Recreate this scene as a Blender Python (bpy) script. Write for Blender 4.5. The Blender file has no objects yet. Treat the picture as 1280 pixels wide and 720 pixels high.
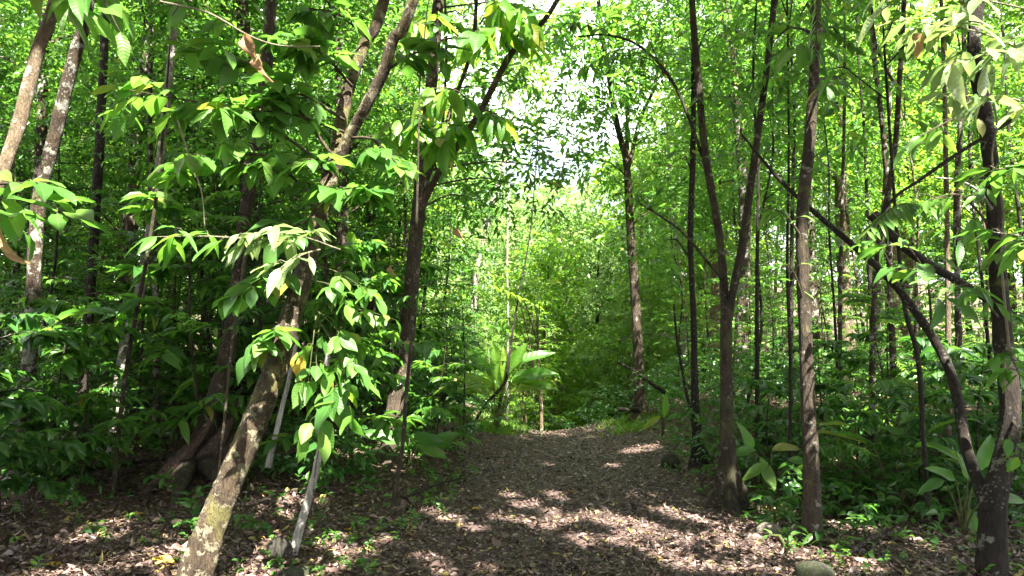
import bpy, math, random
import numpy as np
from mathutils import Vector, Matrix

C = bpy.context.scene
COL = C.collection
RNG = np.random.default_rng(7)
random.seed(7)

# ------------------------------------------------------------------ camera, sky, sun, exposure
EYE, PITCH, FPX = 1.6, math.radians(5.0), 924.0
cam_d = bpy.data.cameras.new('camera'); cam = bpy.data.objects.new('camera', cam_d); COL.objects.link(cam)
cam_d.sensor_width = 36.0; cam_d.lens = 36.0 * FPX / 1280.0
cam_d.clip_start = 0.05; cam_d.clip_end = 3000.0
cam.location = (0, 0, EYE); cam.rotation_euler = (math.pi / 2 + PITCH, 0, 0)
C.camera = cam

SUN_EL, SUN_AZ = math.radians(56.0), math.atan2(0.48, -0.87)      # azimuth measured from +Y towards +X
S = np.array([math.sin(SUN_AZ) * math.cos(SUN_EL), math.cos(SUN_AZ) * math.cos(SUN_EL), math.sin(SUN_EL)])
sun_d = bpy.data.lights.new('sun', 'SUN'); sun = bpy.data.objects.new('sun', sun_d); COL.objects.link(sun)
sun_d.energy = 5.0; sun_d.angle = math.radians(0.53); sun_d.color = (1.0, 0.94, 0.84)
sun.location = (0, 0, 60)
sun.rotation_euler = Vector(S).to_track_quat('Z', 'Y').to_euler()

W = bpy.data.worlds.new('World'); C.world = W; W.use_nodes = True
wn, wl = W.node_tree.nodes, W.node_tree.links
bg = wn['Background']
sky = wn.new('ShaderNodeTexSky'); sky.sky_type = 'NISHITA'; sky.sun_disc = False
sky.sun_elevation = SUN_EL; sky.sun_rotation = SUN_AZ; sky.altitude = 200; sky.dust_density = 1.5
wtc = wn.new('ShaderNodeTexCoord')
wnz = wn.new('ShaderNodeTexNoise'); wnz.inputs['Scale'].default_value = 2.2; wnz.inputs['Detail'].default_value = 5
wmp = wn.new('ShaderNodeMapRange'); wmp.inputs[1].default_value = 0.32; wmp.inputs[2].default_value = 0.48
wmx = wn.new('ShaderNodeMix'); wmx.data_type = 'RGBA'; wmx.inputs[7].default_value = (8.0, 8.1, 8.3, 1)
wl.new(wtc.outputs['Generated'], wnz.inputs['Vector']); wl.new(wnz.outputs['Fac'], wmp.inputs[0])
wl.new(wmp.outputs[0], wmx.inputs[0]); wl.new(sky.outputs[0], wmx.inputs[6]); wl.new(wmx.outputs[2], bg.inputs[0])
bg.inputs[1].default_value = 0.05

C.view_settings.view_transform = 'Standard'; C.view_settings.look = 'None'
C.view_settings.gamma = 1.0; C.view_settings.exposure = 3.42
C.render.engine = 'CYCLES'
cy = C.cycles
cy.max_bounces = 7; cy.diffuse_bounces = 5; cy.glossy_bounces = 2; cy.transmission_bounces = 5
cy.caustics_reflective = False; cy.caustics_refractive = False
cy.sample_clamp_indirect = 6.0

# ------------------------------------------------------------------ the place: heights, pixel rays
def sm(a, b, t):
    t = np.clip((t - a) / (b - a), 0, 1); return t * t * (3 - 2 * t)
def bump(x, y):
    return (0.035 * np.sin(1.7 * x + 0.6 * y + 1) + 0.03 * np.sin(0.9 * x - 1.3 * y) +
            0.018 * np.sin(3.7 * x + 2.9 * y + 2) + 0.012 * np.sin(5.3 * y - 4.1 * x))
def path_l(y): return -1.25 + 0.05 * y + 0.18 * np.sin(0.9 * y) + 0.07 * np.sin(2.7 * y)
def path_r(y): return 1.95 + 0.035 * y + 0.12 * np.sin(1.1 * y + 1) + 0.06 * np.sin(3.1 * y)
def zg(x, y):
    x = np.asarray(x, float); y = np.asarray(y, float)
    l = sm(0, 1.6, path_l(y) - x); r = sm(0, 1.3, x - path_r(y))
    far = sm(7, 13, y)
    z = 0.10 * l * (1 - far) + far * (0.38 * l + 0.42 * r) + 0.05 * r * (1 - far)
    z = z + bump(x, y) * (0.35 + 0.65 * np.maximum(l, r))
    mid = np.exp(-((x - 0.8) / 6.0) ** 2); xc = (path_l(y) + path_r(y)) / 2
    z = z + 0.16 * far * np.clip((x - xc) / 1.5, -1.4, 1.4) ** 2
    yc = y + 0.5 * np.sin(1.9 * x + 0.5) - 0.5 * np.clip((x - 0.7) / 1.6, -1.5, 1.5) ** 2
    z = z - mid * 2.2 * sm(15.2, 25, yc) + 0.10 * np.maximum(0, y - 34) * sm(34, 60, y)
    return z
CP, SP = math.cos(PITCH), math.sin(PITCH)
def ray(px, py):
    a, b = (px - 640) / FPX, (360 - py) / FPX
    return np.array([a, CP - b * SP, SP + b * CP])
def P(px, py, d):                    # the point of the place seen at a pixel, d metres ahead
    r = ray(px, py); return np.array([0, 0, EYE]) + r * (d / r[1])
def G(px, py):                       # the ground point seen at a pixel
    r = ray(px, py); t = 2.0
    while t < 60:
        p = np.array([0, 0, EYE]) + r * t
        if p[2] <= zg(p[0], p[1]): break
        t += 0.02
    return np.array([p[0], p[1], float(zg(p[0], p[1]))])
def pix(p):
    v = np.asarray(p) - np.array([0, 0, EYE]); f = v[1] * CP + v[2] * SP; u = -v[1] * SP + v[2] * CP
    return 640 + FPX * v[0] / f, 360 - FPX * u / f

# ------------------------------------------------------------------ materials
def nt(name):
    m = bpy.data.materials.new(name); m.use_nodes = True
    n = m.node_tree.nodes; n.clear(); return m, n, m.node_tree.links
def ramp(n, stops):
    r = n.new('ShaderNodeValToRGB'); e = r.color_ramp.elements
    while len(e) < len(stops): e.new(0.5)
    for k, (p, c) in enumerate(stops): e[k].position = p; e[k].color = (*c, 1)
    return r
def noise(n, l, vec, scale, detail=4, rough=0.55):
    t = n.new('ShaderNodeTexNoise'); t.inputs['Scale'].default_value = scale
    t.inputs['Detail'].default_value = detail; t.inputs['Roughness'].default_value = rough
    if vec is not None: l.new(vec, t.inputs['Vector'])
    return t
def math_n(n, l, op, a, b=None):
    t = n.new('ShaderNodeMath'); t.operation = op
    for k, v in enumerate((a, b)):
        if v is None: continue
        if isinstance(v, (int, float)): t.inputs[k].default_value = v
        else: l.new(v, t.inputs[k])
    return t.outputs[0]
def mixc(n, l, fac, a, b, blend='MIX'):
    t = n.new('ShaderNodeMix'); t.data_type = 'RGBA'; t.blend_type = blend
    for k, v in ((0, fac), (6, a), (7, b)):
        if isinstance(v, (int, float)): t.inputs[k].default_value = v
        elif isinstance(v, tuple): t.inputs[k].default_value = (*v, 1)
        else: l.new(v, t.inputs[k])
    return t.outputs[2]
def rnd(n, l):                       # one random number per leaf, whether it is an object or an island of a crown
    g = n.new('ShaderNodeNewGeometry'); o = n.new('ShaderNodeObjectInfo')
    s = math_n(n, l, 'ADD', g.outputs['Random Per Island'], o.outputs['Random'])
    return math_n(n, l, 'FRACT', s), g, o

def leaf_mat(name, stops, trans, fac=0.42, rough=0.42, veins=False, spec=0.45, tr_gain=1.0):
    m, n, l = nt(name)
    r, g, o = rnd(n, l)
    cr = ramp(n, stops); l.new(r, cr.inputs[0])
    tc = n.new('ShaderNodeTexCoord')
    nz = noise(n, l, tc.outputs['Object'], 9.0, 3)
    base = mixc(n, l, 0.35, cr.outputs[0], nz.outputs['Fac'], 'OVERLAY')
    bl = noise(n, l, tc.outputs['Object'], 5.5, 4, 0.65); bm = n.new('ShaderNodeMapRange'); l.new(bl.outputs['Fac'], bm.inputs[0]); bm.inputs[1].default_value = 0.66; bm.inputs[2].default_value = 0.72
    if veins: base = mixc(n, l, math_n(n, l, 'MULTIPLY', bm.outputs[0], 0.75), base, (0.10, 0.075, 0.03))
    b = n.new('ShaderNodeBsdfPrincipled'); b.inputs['Roughness'].default_value = rough
    b.inputs['Specular IOR Level'].default_value = spec
    if veins:
        sp = n.new('ShaderNodeSeparateXYZ'); l.new(tc.outputs['Object'], sp.inputs[0])
        ax = math_n(n, l, 'ABSOLUTE', sp.outputs['X'])
        mid = n.new('ShaderNodeMapRange'); l.new(ax, mid.inputs[0]); mid.inputs[1].default_value = 0.008; mid.inputs[2].default_value = 0.02
        mid.inputs[3].default_value = 1; mid.inputs[4].default_value = 0
        u = math_n(n, l, 'SUBTRACT', sp.outputs['Y'], math_n(n, l, 'MULTIPLY', ax, 0.75))
        w = math_n(n, l, 'SINE', math_n(n, l, 'MULTIPLY', u, 62.0))
        sv = n.new('ShaderNodeMapRange'); l.new(w, sv.inputs[0]); sv.inputs[1].default_value = 0.86; sv.inputs[2].default_value = 1.0
        v = math_n(n, l, 'MAXIMUM', mid.outputs[0], math_n(n, l, 'MULTIPLY', sv.outputs[0], 0.45))
        base = mixc(n, l, math_n(n, l, 'MULTIPLY', v, 0.28), base, (0.13, 0.24, 0.06))
        bp = n.new('ShaderNodeBump'); bp.inputs['Strength'].default_value = 0.12; bp.inputs['Distance'].default_value = 0.01
        l.new(w, bp.inputs['Height']); l.new(bp.outputs[0], b.inputs['Normal'])
    l.new(base, b.inputs['Base Color'])
    t = n.new('ShaderNodeBsdfTranslucent')
    tcol = mixc(n, l, 0.55, trans, mixc(n, l, 1.0, cr.outputs[0], (3.6, 3.5, 2.3), 'MULTIPLY'))
    l.new(tcol, t.inputs['Color'])
    mx = n.new('ShaderNodeMixShader'); mx.inputs[0].default_value = fac
    l.new(b.outputs[0], mx.inputs[1]); l.new(t.outputs[0], mx.inputs[2])
    out = n.new('ShaderNodeOutputMaterial'); l.new(mx.outputs[0], out.inputs[0]); return m

GREEN = [(0.0, (0.022, 0.075, 0.016)), (0.35, (0.036, 0.108, 0.020)), (0.7, (0.052, 0.132, 0.022)), (0.96, (0.080, 0.155, 0.026)), (1.0, (0.16, 0.15, 0.03))]
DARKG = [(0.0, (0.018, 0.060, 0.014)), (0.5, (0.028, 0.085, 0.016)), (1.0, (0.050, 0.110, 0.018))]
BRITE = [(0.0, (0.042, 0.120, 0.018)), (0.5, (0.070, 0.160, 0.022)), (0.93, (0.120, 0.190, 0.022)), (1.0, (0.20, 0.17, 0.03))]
M = {}
M['leaf_vein'] = leaf_mat('leaf_veined', [(0, (0.035, 0.10, 0.018)), (0.5, (0.055, 0.135, 0.022)), (0.95, (0.085, 0.16, 0.025)), (1, (0.16, 0.15, 0.03))],
                          (0.13, 0.33, 0.035), 0.40, 0.46, True, 0.35)
M['leaf_big'] = leaf_mat('leaf_translucent', BRITE, (0.24, 0.46, 0.03), 0.55, 0.40, True)
M['leaf_sheen'] = leaf_mat('leaf_pale_sheen', [(0, (0.09, 0.15, 0.06)), (0.6, (0.14, 0.20, 0.09)), (1, (0.19, 0.23, 0.11))], (0.2, 0.3, 0.08), 0.3, 0.25, True, 0.7)  # pale base colour stands in for silver sun sheen on the lit sprays
M['leaf_mid'] = leaf_mat('leaf_mid_green', GREEN, (0.17, 0.345, 0.026), 0.45)
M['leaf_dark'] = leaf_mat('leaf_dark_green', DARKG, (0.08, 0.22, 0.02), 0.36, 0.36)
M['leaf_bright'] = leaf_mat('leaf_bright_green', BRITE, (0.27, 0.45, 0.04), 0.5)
M['leaf_far'] = leaf_mat('leaf_far_sunwashed', [(0, (0.06, 0.125, 0.035)), (0.5, (0.10, 0.165, 0.05)), (1, (0.16, 0.21, 0.08))], (0.19, 0.37, 0.10), 0.45)  # paled leaf colour, the clearing's overexposed glow put into the foliage
M['leaf_dry'] = leaf_mat('leaf_dry_brown', [(0, (0.15, 0.085, 0.05)), (1, (0.28, 0.18, 0.11))], (0.36, 0.22, 0.13), 0.3, 0.7, True, 0.2)
M['leaf_yellow'] = leaf_mat('leaf_yellowed', [(0, (0.30, 0.20, 0.03)), (1, (0.42, 0.30, 0.05))], (0.42, 0.30, 0.04), 0.3, 0.6, True, 0.3)
LIT = [(0.0, (0.018, 0.011, 0.009)), (0.35, (0.043, 0.026, 0.022)), (0.6, (0.076, 0.047, 0.040)), (0.8, (0.13, 0.085, 0.070)),
       (0.92, (0.25, 0.175, 0.142)), (0.955, (0.24, 0.18, 0.05)), (1.0, (0.09, 0.11, 0.025))]
M['litter'] = leaf_mat('leaf_litter_brown', LIT, (0.26, 0.15, 0.08), 0.05, 0.5, False, 0.4)

def bark_mat(name, c0, c1, lichen=0.5, moss=0.0, lich_col=(0.42, 0.42, 0.36), scale=1.0, moss_col=(0.10, 0.105, 0.03)):
    m, n, l = nt(name)
    tc = n.new('ShaderNodeTexCoord'); oi = n.new('ShaderNodeObjectInfo')
    off = n.new('ShaderNodeVectorMath'); off.operation = 'SCALE'; cmb = n.new('ShaderNodeCombineXYZ')
    for k in range(3): l.new(oi.outputs['Random'], cmb.inputs[k])
    l.new(cmb.outputs[0], off.inputs[0]); off.inputs['Scale'].default_value = 37.0
    ad = n.new('ShaderNodeVectorMath'); ad.operation = 'ADD'; l.new(tc.outputs['Object'], ad.inputs[0]); l.new(off.outputs[0], ad.inputs[1])
    v = ad.outputs[0]
    st = n.new('ShaderNodeMapping'); st.inputs['Scale'].default_value = (1, 1, 0.25); l.new(v, st.inputs[0])
    a = noise(n, l, st.outputs[0], 34 * scale, 7, 0.72)
    am = n.new('ShaderNodeMapRange'); l.new(a.outputs['Fac'], am.inputs[0]); am.inputs[1].default_value = 0.36; am.inputs[2].default_value = 0.66
    col = mixc(n, l, am.outputs[0], c0, c1)
    big = noise(n, l, v, 2.6, 4, 0.6); bm = n.new('ShaderNodeMapRange'); l.new(big.outputs['Fac'], bm.inputs[0])
    bm.inputs[1].default_value = 0.38; bm.inputs[2].default_value = 0.62
    col = mixc(n, l, math_n(n, l, 'MULTIPLY', bm.outputs[0], 0.55), col, tuple(0.55 * q for q in c0))
    fg = noise(n, l, v, 120, 3, 0.7); col = mixc(n, l, 0.45, col, fg.outputs['Fac'], 'OVERLAY')
    b1 = noise(n, l, v, 7 * scale, 5, 0.7)
    p1 = n.new('ShaderNodeMapRange'); l.new(b1.outputs['Fac'], p1.inputs[0])
    p1.inputs[1].default_value = 0.66 - 0.16 * lichen; p1.inputs[2].default_value = 0.70 - 0.16 * lichen
    lc = noise(n, l, v, 60, 3)
    lcol = mixc(n, l, lc.outputs['Fac'], tuple(0.6 * q for q in lich_col), lich_col)
    col = mixc(n, l, math_n(n, l, 'MULTIPLY', p1.outputs[0], 0.9 if lichen > 0 else 0.0), col, lcol)
    sv = n.new('ShaderNodeTexVoronoi'); sv.inputs['Scale'].default_value = 30 * scale; sv.inputs['Randomness'].default_value = 1; l.new(v, sv.inputs['Vector'])
    sm_ = n.new('ShaderNodeMapRange'); l.new(sv.outputs['Distance'], sm_.inputs[0]); sm_.inputs[1].default_value = 0.34; sm_.inputs[2].default_value = 0.22
    sk = noise(n, l, v, 3.1, 3); sk2 = n.new('ShaderNodeMapRange'); l.new(sk.outputs['Fac'], sk2.inputs[0]); sk2.inputs[1].default_value = 0.52; sk2.inputs[2].default_value = 0.6
    col = mixc(n, l, math_n(n, l, 'MULTIPLY', math_n(n, l, 'MULTIPLY', sm_.outputs[0], sk2.outputs[0]), 0.55 if lichen > 0 else 0.0), col, lcol)
    if moss > 0:
        b2 = noise(n, l, v, 4.5, 5, 0.7)
        p2 = n.new('ShaderNodeMapRange'); l.new(b2.outputs['Fac'], p2.inputs[0])
        p2.inputs[1].default_value = 0.68 - 0.30 * moss; p2.inputs[2].default_value = 0.78 - 0.30 * moss
        mc = mixc(n, l, lc.outputs['Fac'], moss_col, tuple(1.6 * q for q in moss_col))
        col = mixc(n, l, math_n(n, l, 'MULTIPLY', p2.outputs[0], 0.8), col, mc)
    b = n.new('ShaderNodeBsdfPrincipled'); b.inputs['Roughness'].default_value = 0.85; b.inputs['Specular IOR Level'].default_value = 0.25
    l.new(col, b.inputs['Base Color'])
    bp = n.new('ShaderNodeBump'); bp.inputs['Strength'].default_value = 1.0; bp.inputs['Distance'].default_value = 0.03
    h = math_n(n, l, 'ADD', math_n(n, l, 'ADD', am.outputs[0], math_n(n, l, 'MULTIPLY', fg.outputs['Fac'], 0.3)), math_n(n, l, 'MULTIPLY', p1.outputs[0], 0.25))
    l.new(h, bp.inputs['Height']); l.new(bp.outputs[0], b.inputs['Normal'])
    out = n.new('ShaderNodeOutputMaterial'); l.new(b.outputs[0], out.inputs[0]); return m
M['bark_lichen'] = bark_mat('bark_lichened', (0.035, 0.024, 0.015), (0.12, 0.085, 0.052), 0.8, 0.35)
M['bark_front'] = bark_mat('bark_front_tree', (0.03, 0.02, 0.013), (0.14, 0.10, 0.058), 0.72, 0.6, (0.36, 0.33, 0.22), 1.9, (0.13, 0.12, 0.04))
M['bark_tan'] = bark_mat('bark_tan', (0.10, 0.075, 0.045), (0.28, 0.21, 0.13), 0.55, 0.25, (0.40, 0.38, 0.31))
M['bark_dark'] = bark_mat('bark_dark', (0.013, 0.010, 0.007), (0.05, 0.037, 0.025), 0.30, 0.25, (0.25, 0.25, 0.2))
M['bark_brown'] = bark_mat('bark_brown', (0.028, 0.021, 0.014), (0.10, 0.075, 0.05), 0.42, 0.35, (0.32, 0.30, 0.24))
M['bark_red'] = bark_mat('bark_reddish', (0.04, 0.027, 0.018), (0.12, 0.092, 0.064), 0.42, 0.35, (0.36, 0.30, 0.24))
M['bark_mossy'] = bark_mat('bark_mossy', (0.025, 0.019, 0.012), (0.085, 0.063, 0.04), 0.4, 0.6, (0.24, 0.23, 0.17), 1.0, (0.05, 0.052, 0.02))
M['bark_pale'] = bark_mat('bark_pale', (0.16, 0.14, 0.11), (0.40, 0.36, 0.30), 0.8, 0.1, (0.5, 0.48, 0.42))
M['wood_white'] = bark_mat('wood_bleached', (0.30, 0.28, 0.24), (0.62, 0.60, 0.54), 0.45, 0.35, (0.68, 0.66, 0.60), 1.0, (0.09, 0.085, 0.04))
M['wood_rot'] = bark_mat('wood_rotten', (0.045, 0.027, 0.019), (0.19, 0.125, 0.09), 0.35, 0.15, (0.34, 0.26, 0.21))
M['twig'] = bark_mat('twig_bark', (0.06, 0.045, 0.028), (0.16, 0.13, 0.08), 0.3, 0.3)
M['twig_pale'] = bark_mat('twig_pale', (0.24, 0.21, 0.13), (0.40, 0.37, 0.25), 0.2, 0.1)
M['stem_green'] = bark_mat('stem_green', (0.07, 0.09, 0.025), (0.16, 0.18, 0.06), 0.0, 0.2)
M['rock'] = bark_mat('rock_mossy', (0.035, 0.032, 0.025), (0.11, 0.10, 0.08), 0.4, 0.7, (0.20, 0.19, 0.15), 1.2, (0.032, 0.042, 0.014))
M['rock_bare'] = bark_mat('rock_bare', (0.13, 0.115, 0.085), (0.30, 0.265, 0.2), 0.4, 0.4, (0.34, 0.32, 0.26), 0.6, (0.09, 0.095, 0.03))

def soil_mat(name, c0, c1, c2):
    m, n, l = nt(name)
    tc = n.new('ShaderNodeTexCoord')
    a = noise(n, l, tc.outputs['Object'], 3.0, 6, 0.7); f = noise(n, l, tc.outputs['Object'], 45.0, 5, 0.7)
    v = n.new('ShaderNodeTexVoronoi'); v.inputs['Scale'].default_value = 26; l.new(tc.outputs['Object'], v.inputs['Vector'])
    col = mixc(n, l, a.outputs['Fac'], c0, c1)
    col = mixc(n, l, math_n(n, l, 'MULTIPLY', v.outputs['Distance'], 0.9), c2, col)
    col = mixc(n, l, 0.5, col, f.outputs['Fac'], 'OVERLAY')
    b = n.new('ShaderNodeBsdfPrincipled'); b.inputs['Roughness'].default_value = 0.9; b.inputs['Specular IOR Level'].default_value = 0.2
    l.new(col, b.inputs['Base Color'])
    bp = n.new('ShaderNodeBump'); bp.inputs['Strength'].default_value = 0.9; bp.inputs['Distance'].default_value = 0.03
    l.new(math_n(n, l, 'ADD', f.outputs['Fac'], v.outputs['Distance']), bp.inputs['Height']); l.new(bp.outputs[0], b.inputs['Normal'])
    out = n.new('ShaderNodeOutputMaterial'); l.new(b.outputs[0], out.inputs[0]); return m
M['soil'] = soil_mat('forest_soil', (0.030, 0.021, 0.014), (0.075, 0.052, 0.036), (0.10, 0.072, 0.05))
M['path'] = soil_mat('trodden_soil', (0.035, 0.024, 0.021), (0.075, 0.05, 0.043), (0.10, 0.07, 0.06))

# ------------------------------------------------------------------ mesh helpers
def mesh_np(name, V, faces, mat, smooth=False):
    """V (n,3); faces: list of int arrays (m,3) or (m,4)."""
    me = bpy.data.meshes.new(name); V = np.ascontiguousarray(V, np.float32)
    me.vertices.add(len(V)); me.vertices.foreach_set('co', V.ravel())
    idx = np.concatenate([f.ravel() for f in faces]).astype(np.int32)
    tot = np.concatenate([np.full(len(f), f.shape[1], np.int32) for f in faces])
    st = np.concatenate([[0], np.cumsum(tot)[:-1]]).astype(np.int32)
    me.loops.add(len(idx)); me.loops.foreach_set('vertex_index', idx)
    me.polygons.add(len(tot)); me.polygons.foreach_set('loop_start', st); me.polygons.foreach_set('loop_total', tot)
    if smooth: me.polygons.foreach_set('use_smooth', np.ones(len(tot), bool))
    for q in (mat if isinstance(mat, list) else [mat]): me.materials.append(q)
    me.update(calc_edges=True); return me
class MB:
    def __init__(s): s.v = []; s.q = []; s.t = []; s.n = 0
    def add(s, V, quads=None, tris=None):
        s.v.append(np.asarray(V, float))
        if quads is not None and len(quads): s.q.append(np.asarray(quads) + s.n)
        if tris is not None and len(tris): s.t.append(np.asarray(tris) + s.n)
        s.n += len(V)
    def mesh(s, name, mat, smooth=False, origin=(0, 0, 0)):
        f = ([np.concatenate(s.q)] if s.q else []) + ([np.concatenate(s.t)] if s.t else [])
        return mesh_np(name, np.concatenate(s.v) - np.asarray(origin), f, mat, smooth)
def link(name, data, parent=None, loc=(0, 0, 0)):
    o = bpy.data.objects.new(name, data); COL.objects.link(o)
    if parent is not None: o.parent = parent
    o.location = loc; return o
def thing(name, label, cat, loc, group=None):
    o = bpy.data.objects.new(name, None); COL.objects.link(o); o.empty_display_size = 0.1
    o.location = loc; o['label'] = label; o['category'] = cat
    if group: o['group'] = group
    return o
def tag(o, label, cat, group=None):
    o['label'] = label; o['category'] = cat
    if group: o['group'] = group
    return o
def unit(v):
    v = np.asarray(v, float); return v / np.maximum(np.linalg.norm(v, axis=-1, keepdims=True), 1e-9)
def spline(pts, step):
    """Catmull-Rom through rows (x,y,z,r), resampled about every step metres."""
    p = np.asarray(pts, float)
    if len(p) == 2: p = np.stack([p[0], p[0] * .5 + p[1] * .5, p[1]])
    q = np.vstack([2 * p[0] - p[1], p, 2 * p[-1] - p[-2]]); out = []
    for i in range(1, len(q) - 2):
        n = max(1, int(np.linalg.norm(q[i + 1][:3] - q[i][:3]) / step))
        t = np.arange(n)[:, None] / n
        out.append(0.5 * (2 * q[i] + (q[i + 1] - q[i - 1]) * t + (2 * q[i - 1] - 5 * q[i] + 4 * q[i + 1] - q[i + 2]) * t ** 2 +
                          (3 * q[i] - q[i - 1] - 3 * q[i + 1] + q[i + 2]) * t ** 3))
    out.append(p[-1:]); o = np.concatenate(out); o[:, 3] = np.maximum(o[:, 3], 0.0015); return o
def tube(mb, pts, sides=8, step=0.15, rough=0.06, flare=None, seed=0, wob=0.0):
    """A tapered bark tube; flare=(amount, height, lobes, power, phase) swells it into buttresses at its first point."""
    s = spline(pts, step); rg = np.random.default_rng(seed + 11)
    if wob > 0:
        k = np.arange(len(s)) * step
        for ax in (0, 1):
            ph = rg.uniform(0, 6.28, 3)
            s[:, ax] += wob * sum(np.sin(k * f + p) - np.sin(p) for f, p in zip((0.9, 2.1, 4.7), ph)) * np.array(0.33)
    n = len(s); T = unit(np.gradient(s[:, :3], axis=0))
    ref = np.array([0, 1, 0.01]) if abs(T[0][1]) < 0.9 else np.array([1, 0, 0.01])
    A = unit(np.cross(np.broadcast_to(ref, T.shape), T)); B = np.cross(T, A)
    th = np.arange(sides) / sides * 2 * np.pi
    r = s[:, 3][:, None] * np.ones(sides)
    if rough > 0:
        k = np.arange(n)[:, None] * step
        for f, a in ((2.3, 1.0), (6.1, .7), (13.0, .5)):
            p = rg.uniform(0, 6.28, 4)
            r = r * (1 + rough * a * np.sin(k * f + p[0] + 1.5 * np.sin(th * 2 + p[1])) * np.cos(th * rg.integers(1, 4) + p[2]))
        r = r * (1 + rough * .6 * rg.normal(size=r.shape))
    if flare:
        amt, hh, lobes, pw, ph = flare
        hgt = np.concatenate([[0], np.cumsum(np.linalg.norm(np.diff(s[:, :3], axis=0), axis=1))])[:, None]
        lob = np.maximum(0, np.cos(lobes * 0.5 * (th + ph))) ** pw if lobes == 2 else (0.5 + 0.5 * np.cos(lobes * th + ph)) ** pw
        r = r * (1 + amt * np.exp(-hgt / hh) * (0.25 + lob))
    V = s[:, None, :3] + r[:, :, None] * (np.cos(th)[None, :, None] * A[:, None] + np.sin(th)[None, :, None] * B[:, None])
    V = V.reshape(-1, 3)
    i = np.arange(n - 1)[:, None] * sides; j = np.arange(sides)[None]; j2 = (j + 1) % sides
    Q = np.stack([i + j, i + j2, i + sides + j2, i + sides + j], -1).reshape(-1, 4)
    Vc = np.vstack([V, s[-1:, :3], s[:1, :3]])
    tr = np.concatenate([np.stack([(n - 1) * sides + np.arange(sides), (n - 1) * sides + (np.arange(sides) + 1) % sides, np.full(sides, n * sides)], -1),
                         np.stack([(np.arange(sides) + 1) % sides, np.arange(sides), np.full(sides, n * sides + 1)], -1)])
    mb.add(Vc, Q, tr); return s

# leaf templates: x across, y along, z up out of the blade
D_V = np.array([[0, 0, 0], [-.5, .42, .10], [0, 1, -.12], [.5, .42, .10]]); D_T = np.array([[0, 2, 1], [0, 3, 2]])
N_V = np.array([[0, 0, 0], [-.42, .28, .10], [0, .33, 0], [.42, .28, .10], [-.36, .64, .03], [0, .68, -.08], [.36, .64, .03], [0, 1, -.24]])
N_T = np.array([[0, 2, 1], [0, 3, 2], [1, 2, 5], [1, 5, 4], [2, 3, 6], [2, 6, 5], [4, 5, 7], [5, 6, 7]])
def leaf_soup(mb, pos, dr, nr, L, Wd, fine=False, curl=None):
    V0, T0 = (N_V, N_T) if fine else (D_V, D_T)
    dr = unit(dr); sd = unit(np.cross(dr, nr)); nr = np.cross(sd, dr)
    L = np.asarray(L)[:, None, None]; Wd = np.asarray(Wd)[:, None, None]
    z = V0[None, :, 2:3] * (1 if curl is None else np.asarray(curl)[:, None, None])
    V = pos[:, None] + V0[None, :, 0:1] * Wd * sd[:, None] + V0[None, :, 1:2] * L * dr[:, None] + z * L * nr[:, None]
    k = len(V0); off = (np.arange(len(pos)) * k)[:, None, None]
    mb.add(V.reshape(-1, 3), tris=(T0[None] + off).reshape(-1, 3))
def twig_leaves(rg, tp, td, per, tl, L, aspect, jitter=0.35, flat=0.6):
    """Leaves set alternately along twigs: tp start (T,3), td direction (T,3)."""
    T = len(tp); td = unit(td)
    up = np.array([0, 0, 1.0]); side = unit(np.cross(td, up) + 1e-4)
    t = (np.arange(per) + 0.5) / per
    pos = tp[:, None] + td[:, None] * (t[None, :, None] * tl) - up * (0.22 * tl * t[None, :, None] ** 2)
    sg = np.where(np.arange(per) % 2 == 0, 1, -1)[None, :, None]
    d = td[:, None] * 0.55 + side[:, None] * sg * 0.85 + rg.normal(size=(T, per, 3)) * jitter + np.array([0, 0, -0.28])
    n = up * flat + rg.normal(size=(T, per, 3)) * (1 - flat) * 0.9
    LL = L * rg.uniform(0.6, 1.2, (T, per))
    return pos.reshape(-1, 3), d.reshape(-1, 3), n.reshape(-1, 3), LL.ravel(), (LL * aspect * rg.uniform(.8, 1.2, LL.shape)).ravel()

# gaps in the overhead leaves: where the photograph's sun flecks fall (target point, radius)
GAPS = []
def gap(p, r): GAPS.append((np.asarray(p, float), r))
def open_mask(pos, pad=0.0):
    keep = np.ones(len(pos), bool)
    for p, r in GAPS:
        v = pos - p; t = v @ S; d2 = (v * v).sum(1) - t * t
        keep &= ~((t > 0.35) & (d2 < (r + pad) ** 2))
    return keep
for x, y, r in [(540, 640, .14), (565, 650, .18), (590, 662, .16), (640, 620, .13), (655, 632, .2), (690, 618, .14), (700, 625, .16), (650, 652, .15),
                (745, 646, .16), (770, 653, .17), (795, 660, .17), (815, 664, .12), (775, 676, .13), (800, 681, .16), (830, 687, .16), (855, 693, .14), (880, 700, .14), (905, 705, .1),
                (700, 652, .2), (680, 660, .16), (720, 672, .16), (730, 683, .14), (840, 640, .17), (862, 648, .16), (885, 652, .18), (905, 660, .16), (690, 640, .12),
                (905, 678, .17), (930, 672, .2), (950, 682, .22), (975, 690, .24), (1000, 696, .2), (940, 700, .15), (975, 705, .16), (925, 655, .14), (960, 664, .13),
                (533, 700, .12), (550, 716, .12), (610, 715, .1), (480, 678, .12), (455, 690, .12), (430, 690, .1), (620, 648, .13),
                (330, 668, .26), (312, 684, .3), (290, 700, .26), (345, 690, .2), (360, 668, .18), (410, 672, .14)]:
    gap(G(x, y), r * (1.2 if x >= 740 else 0.78))
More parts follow.
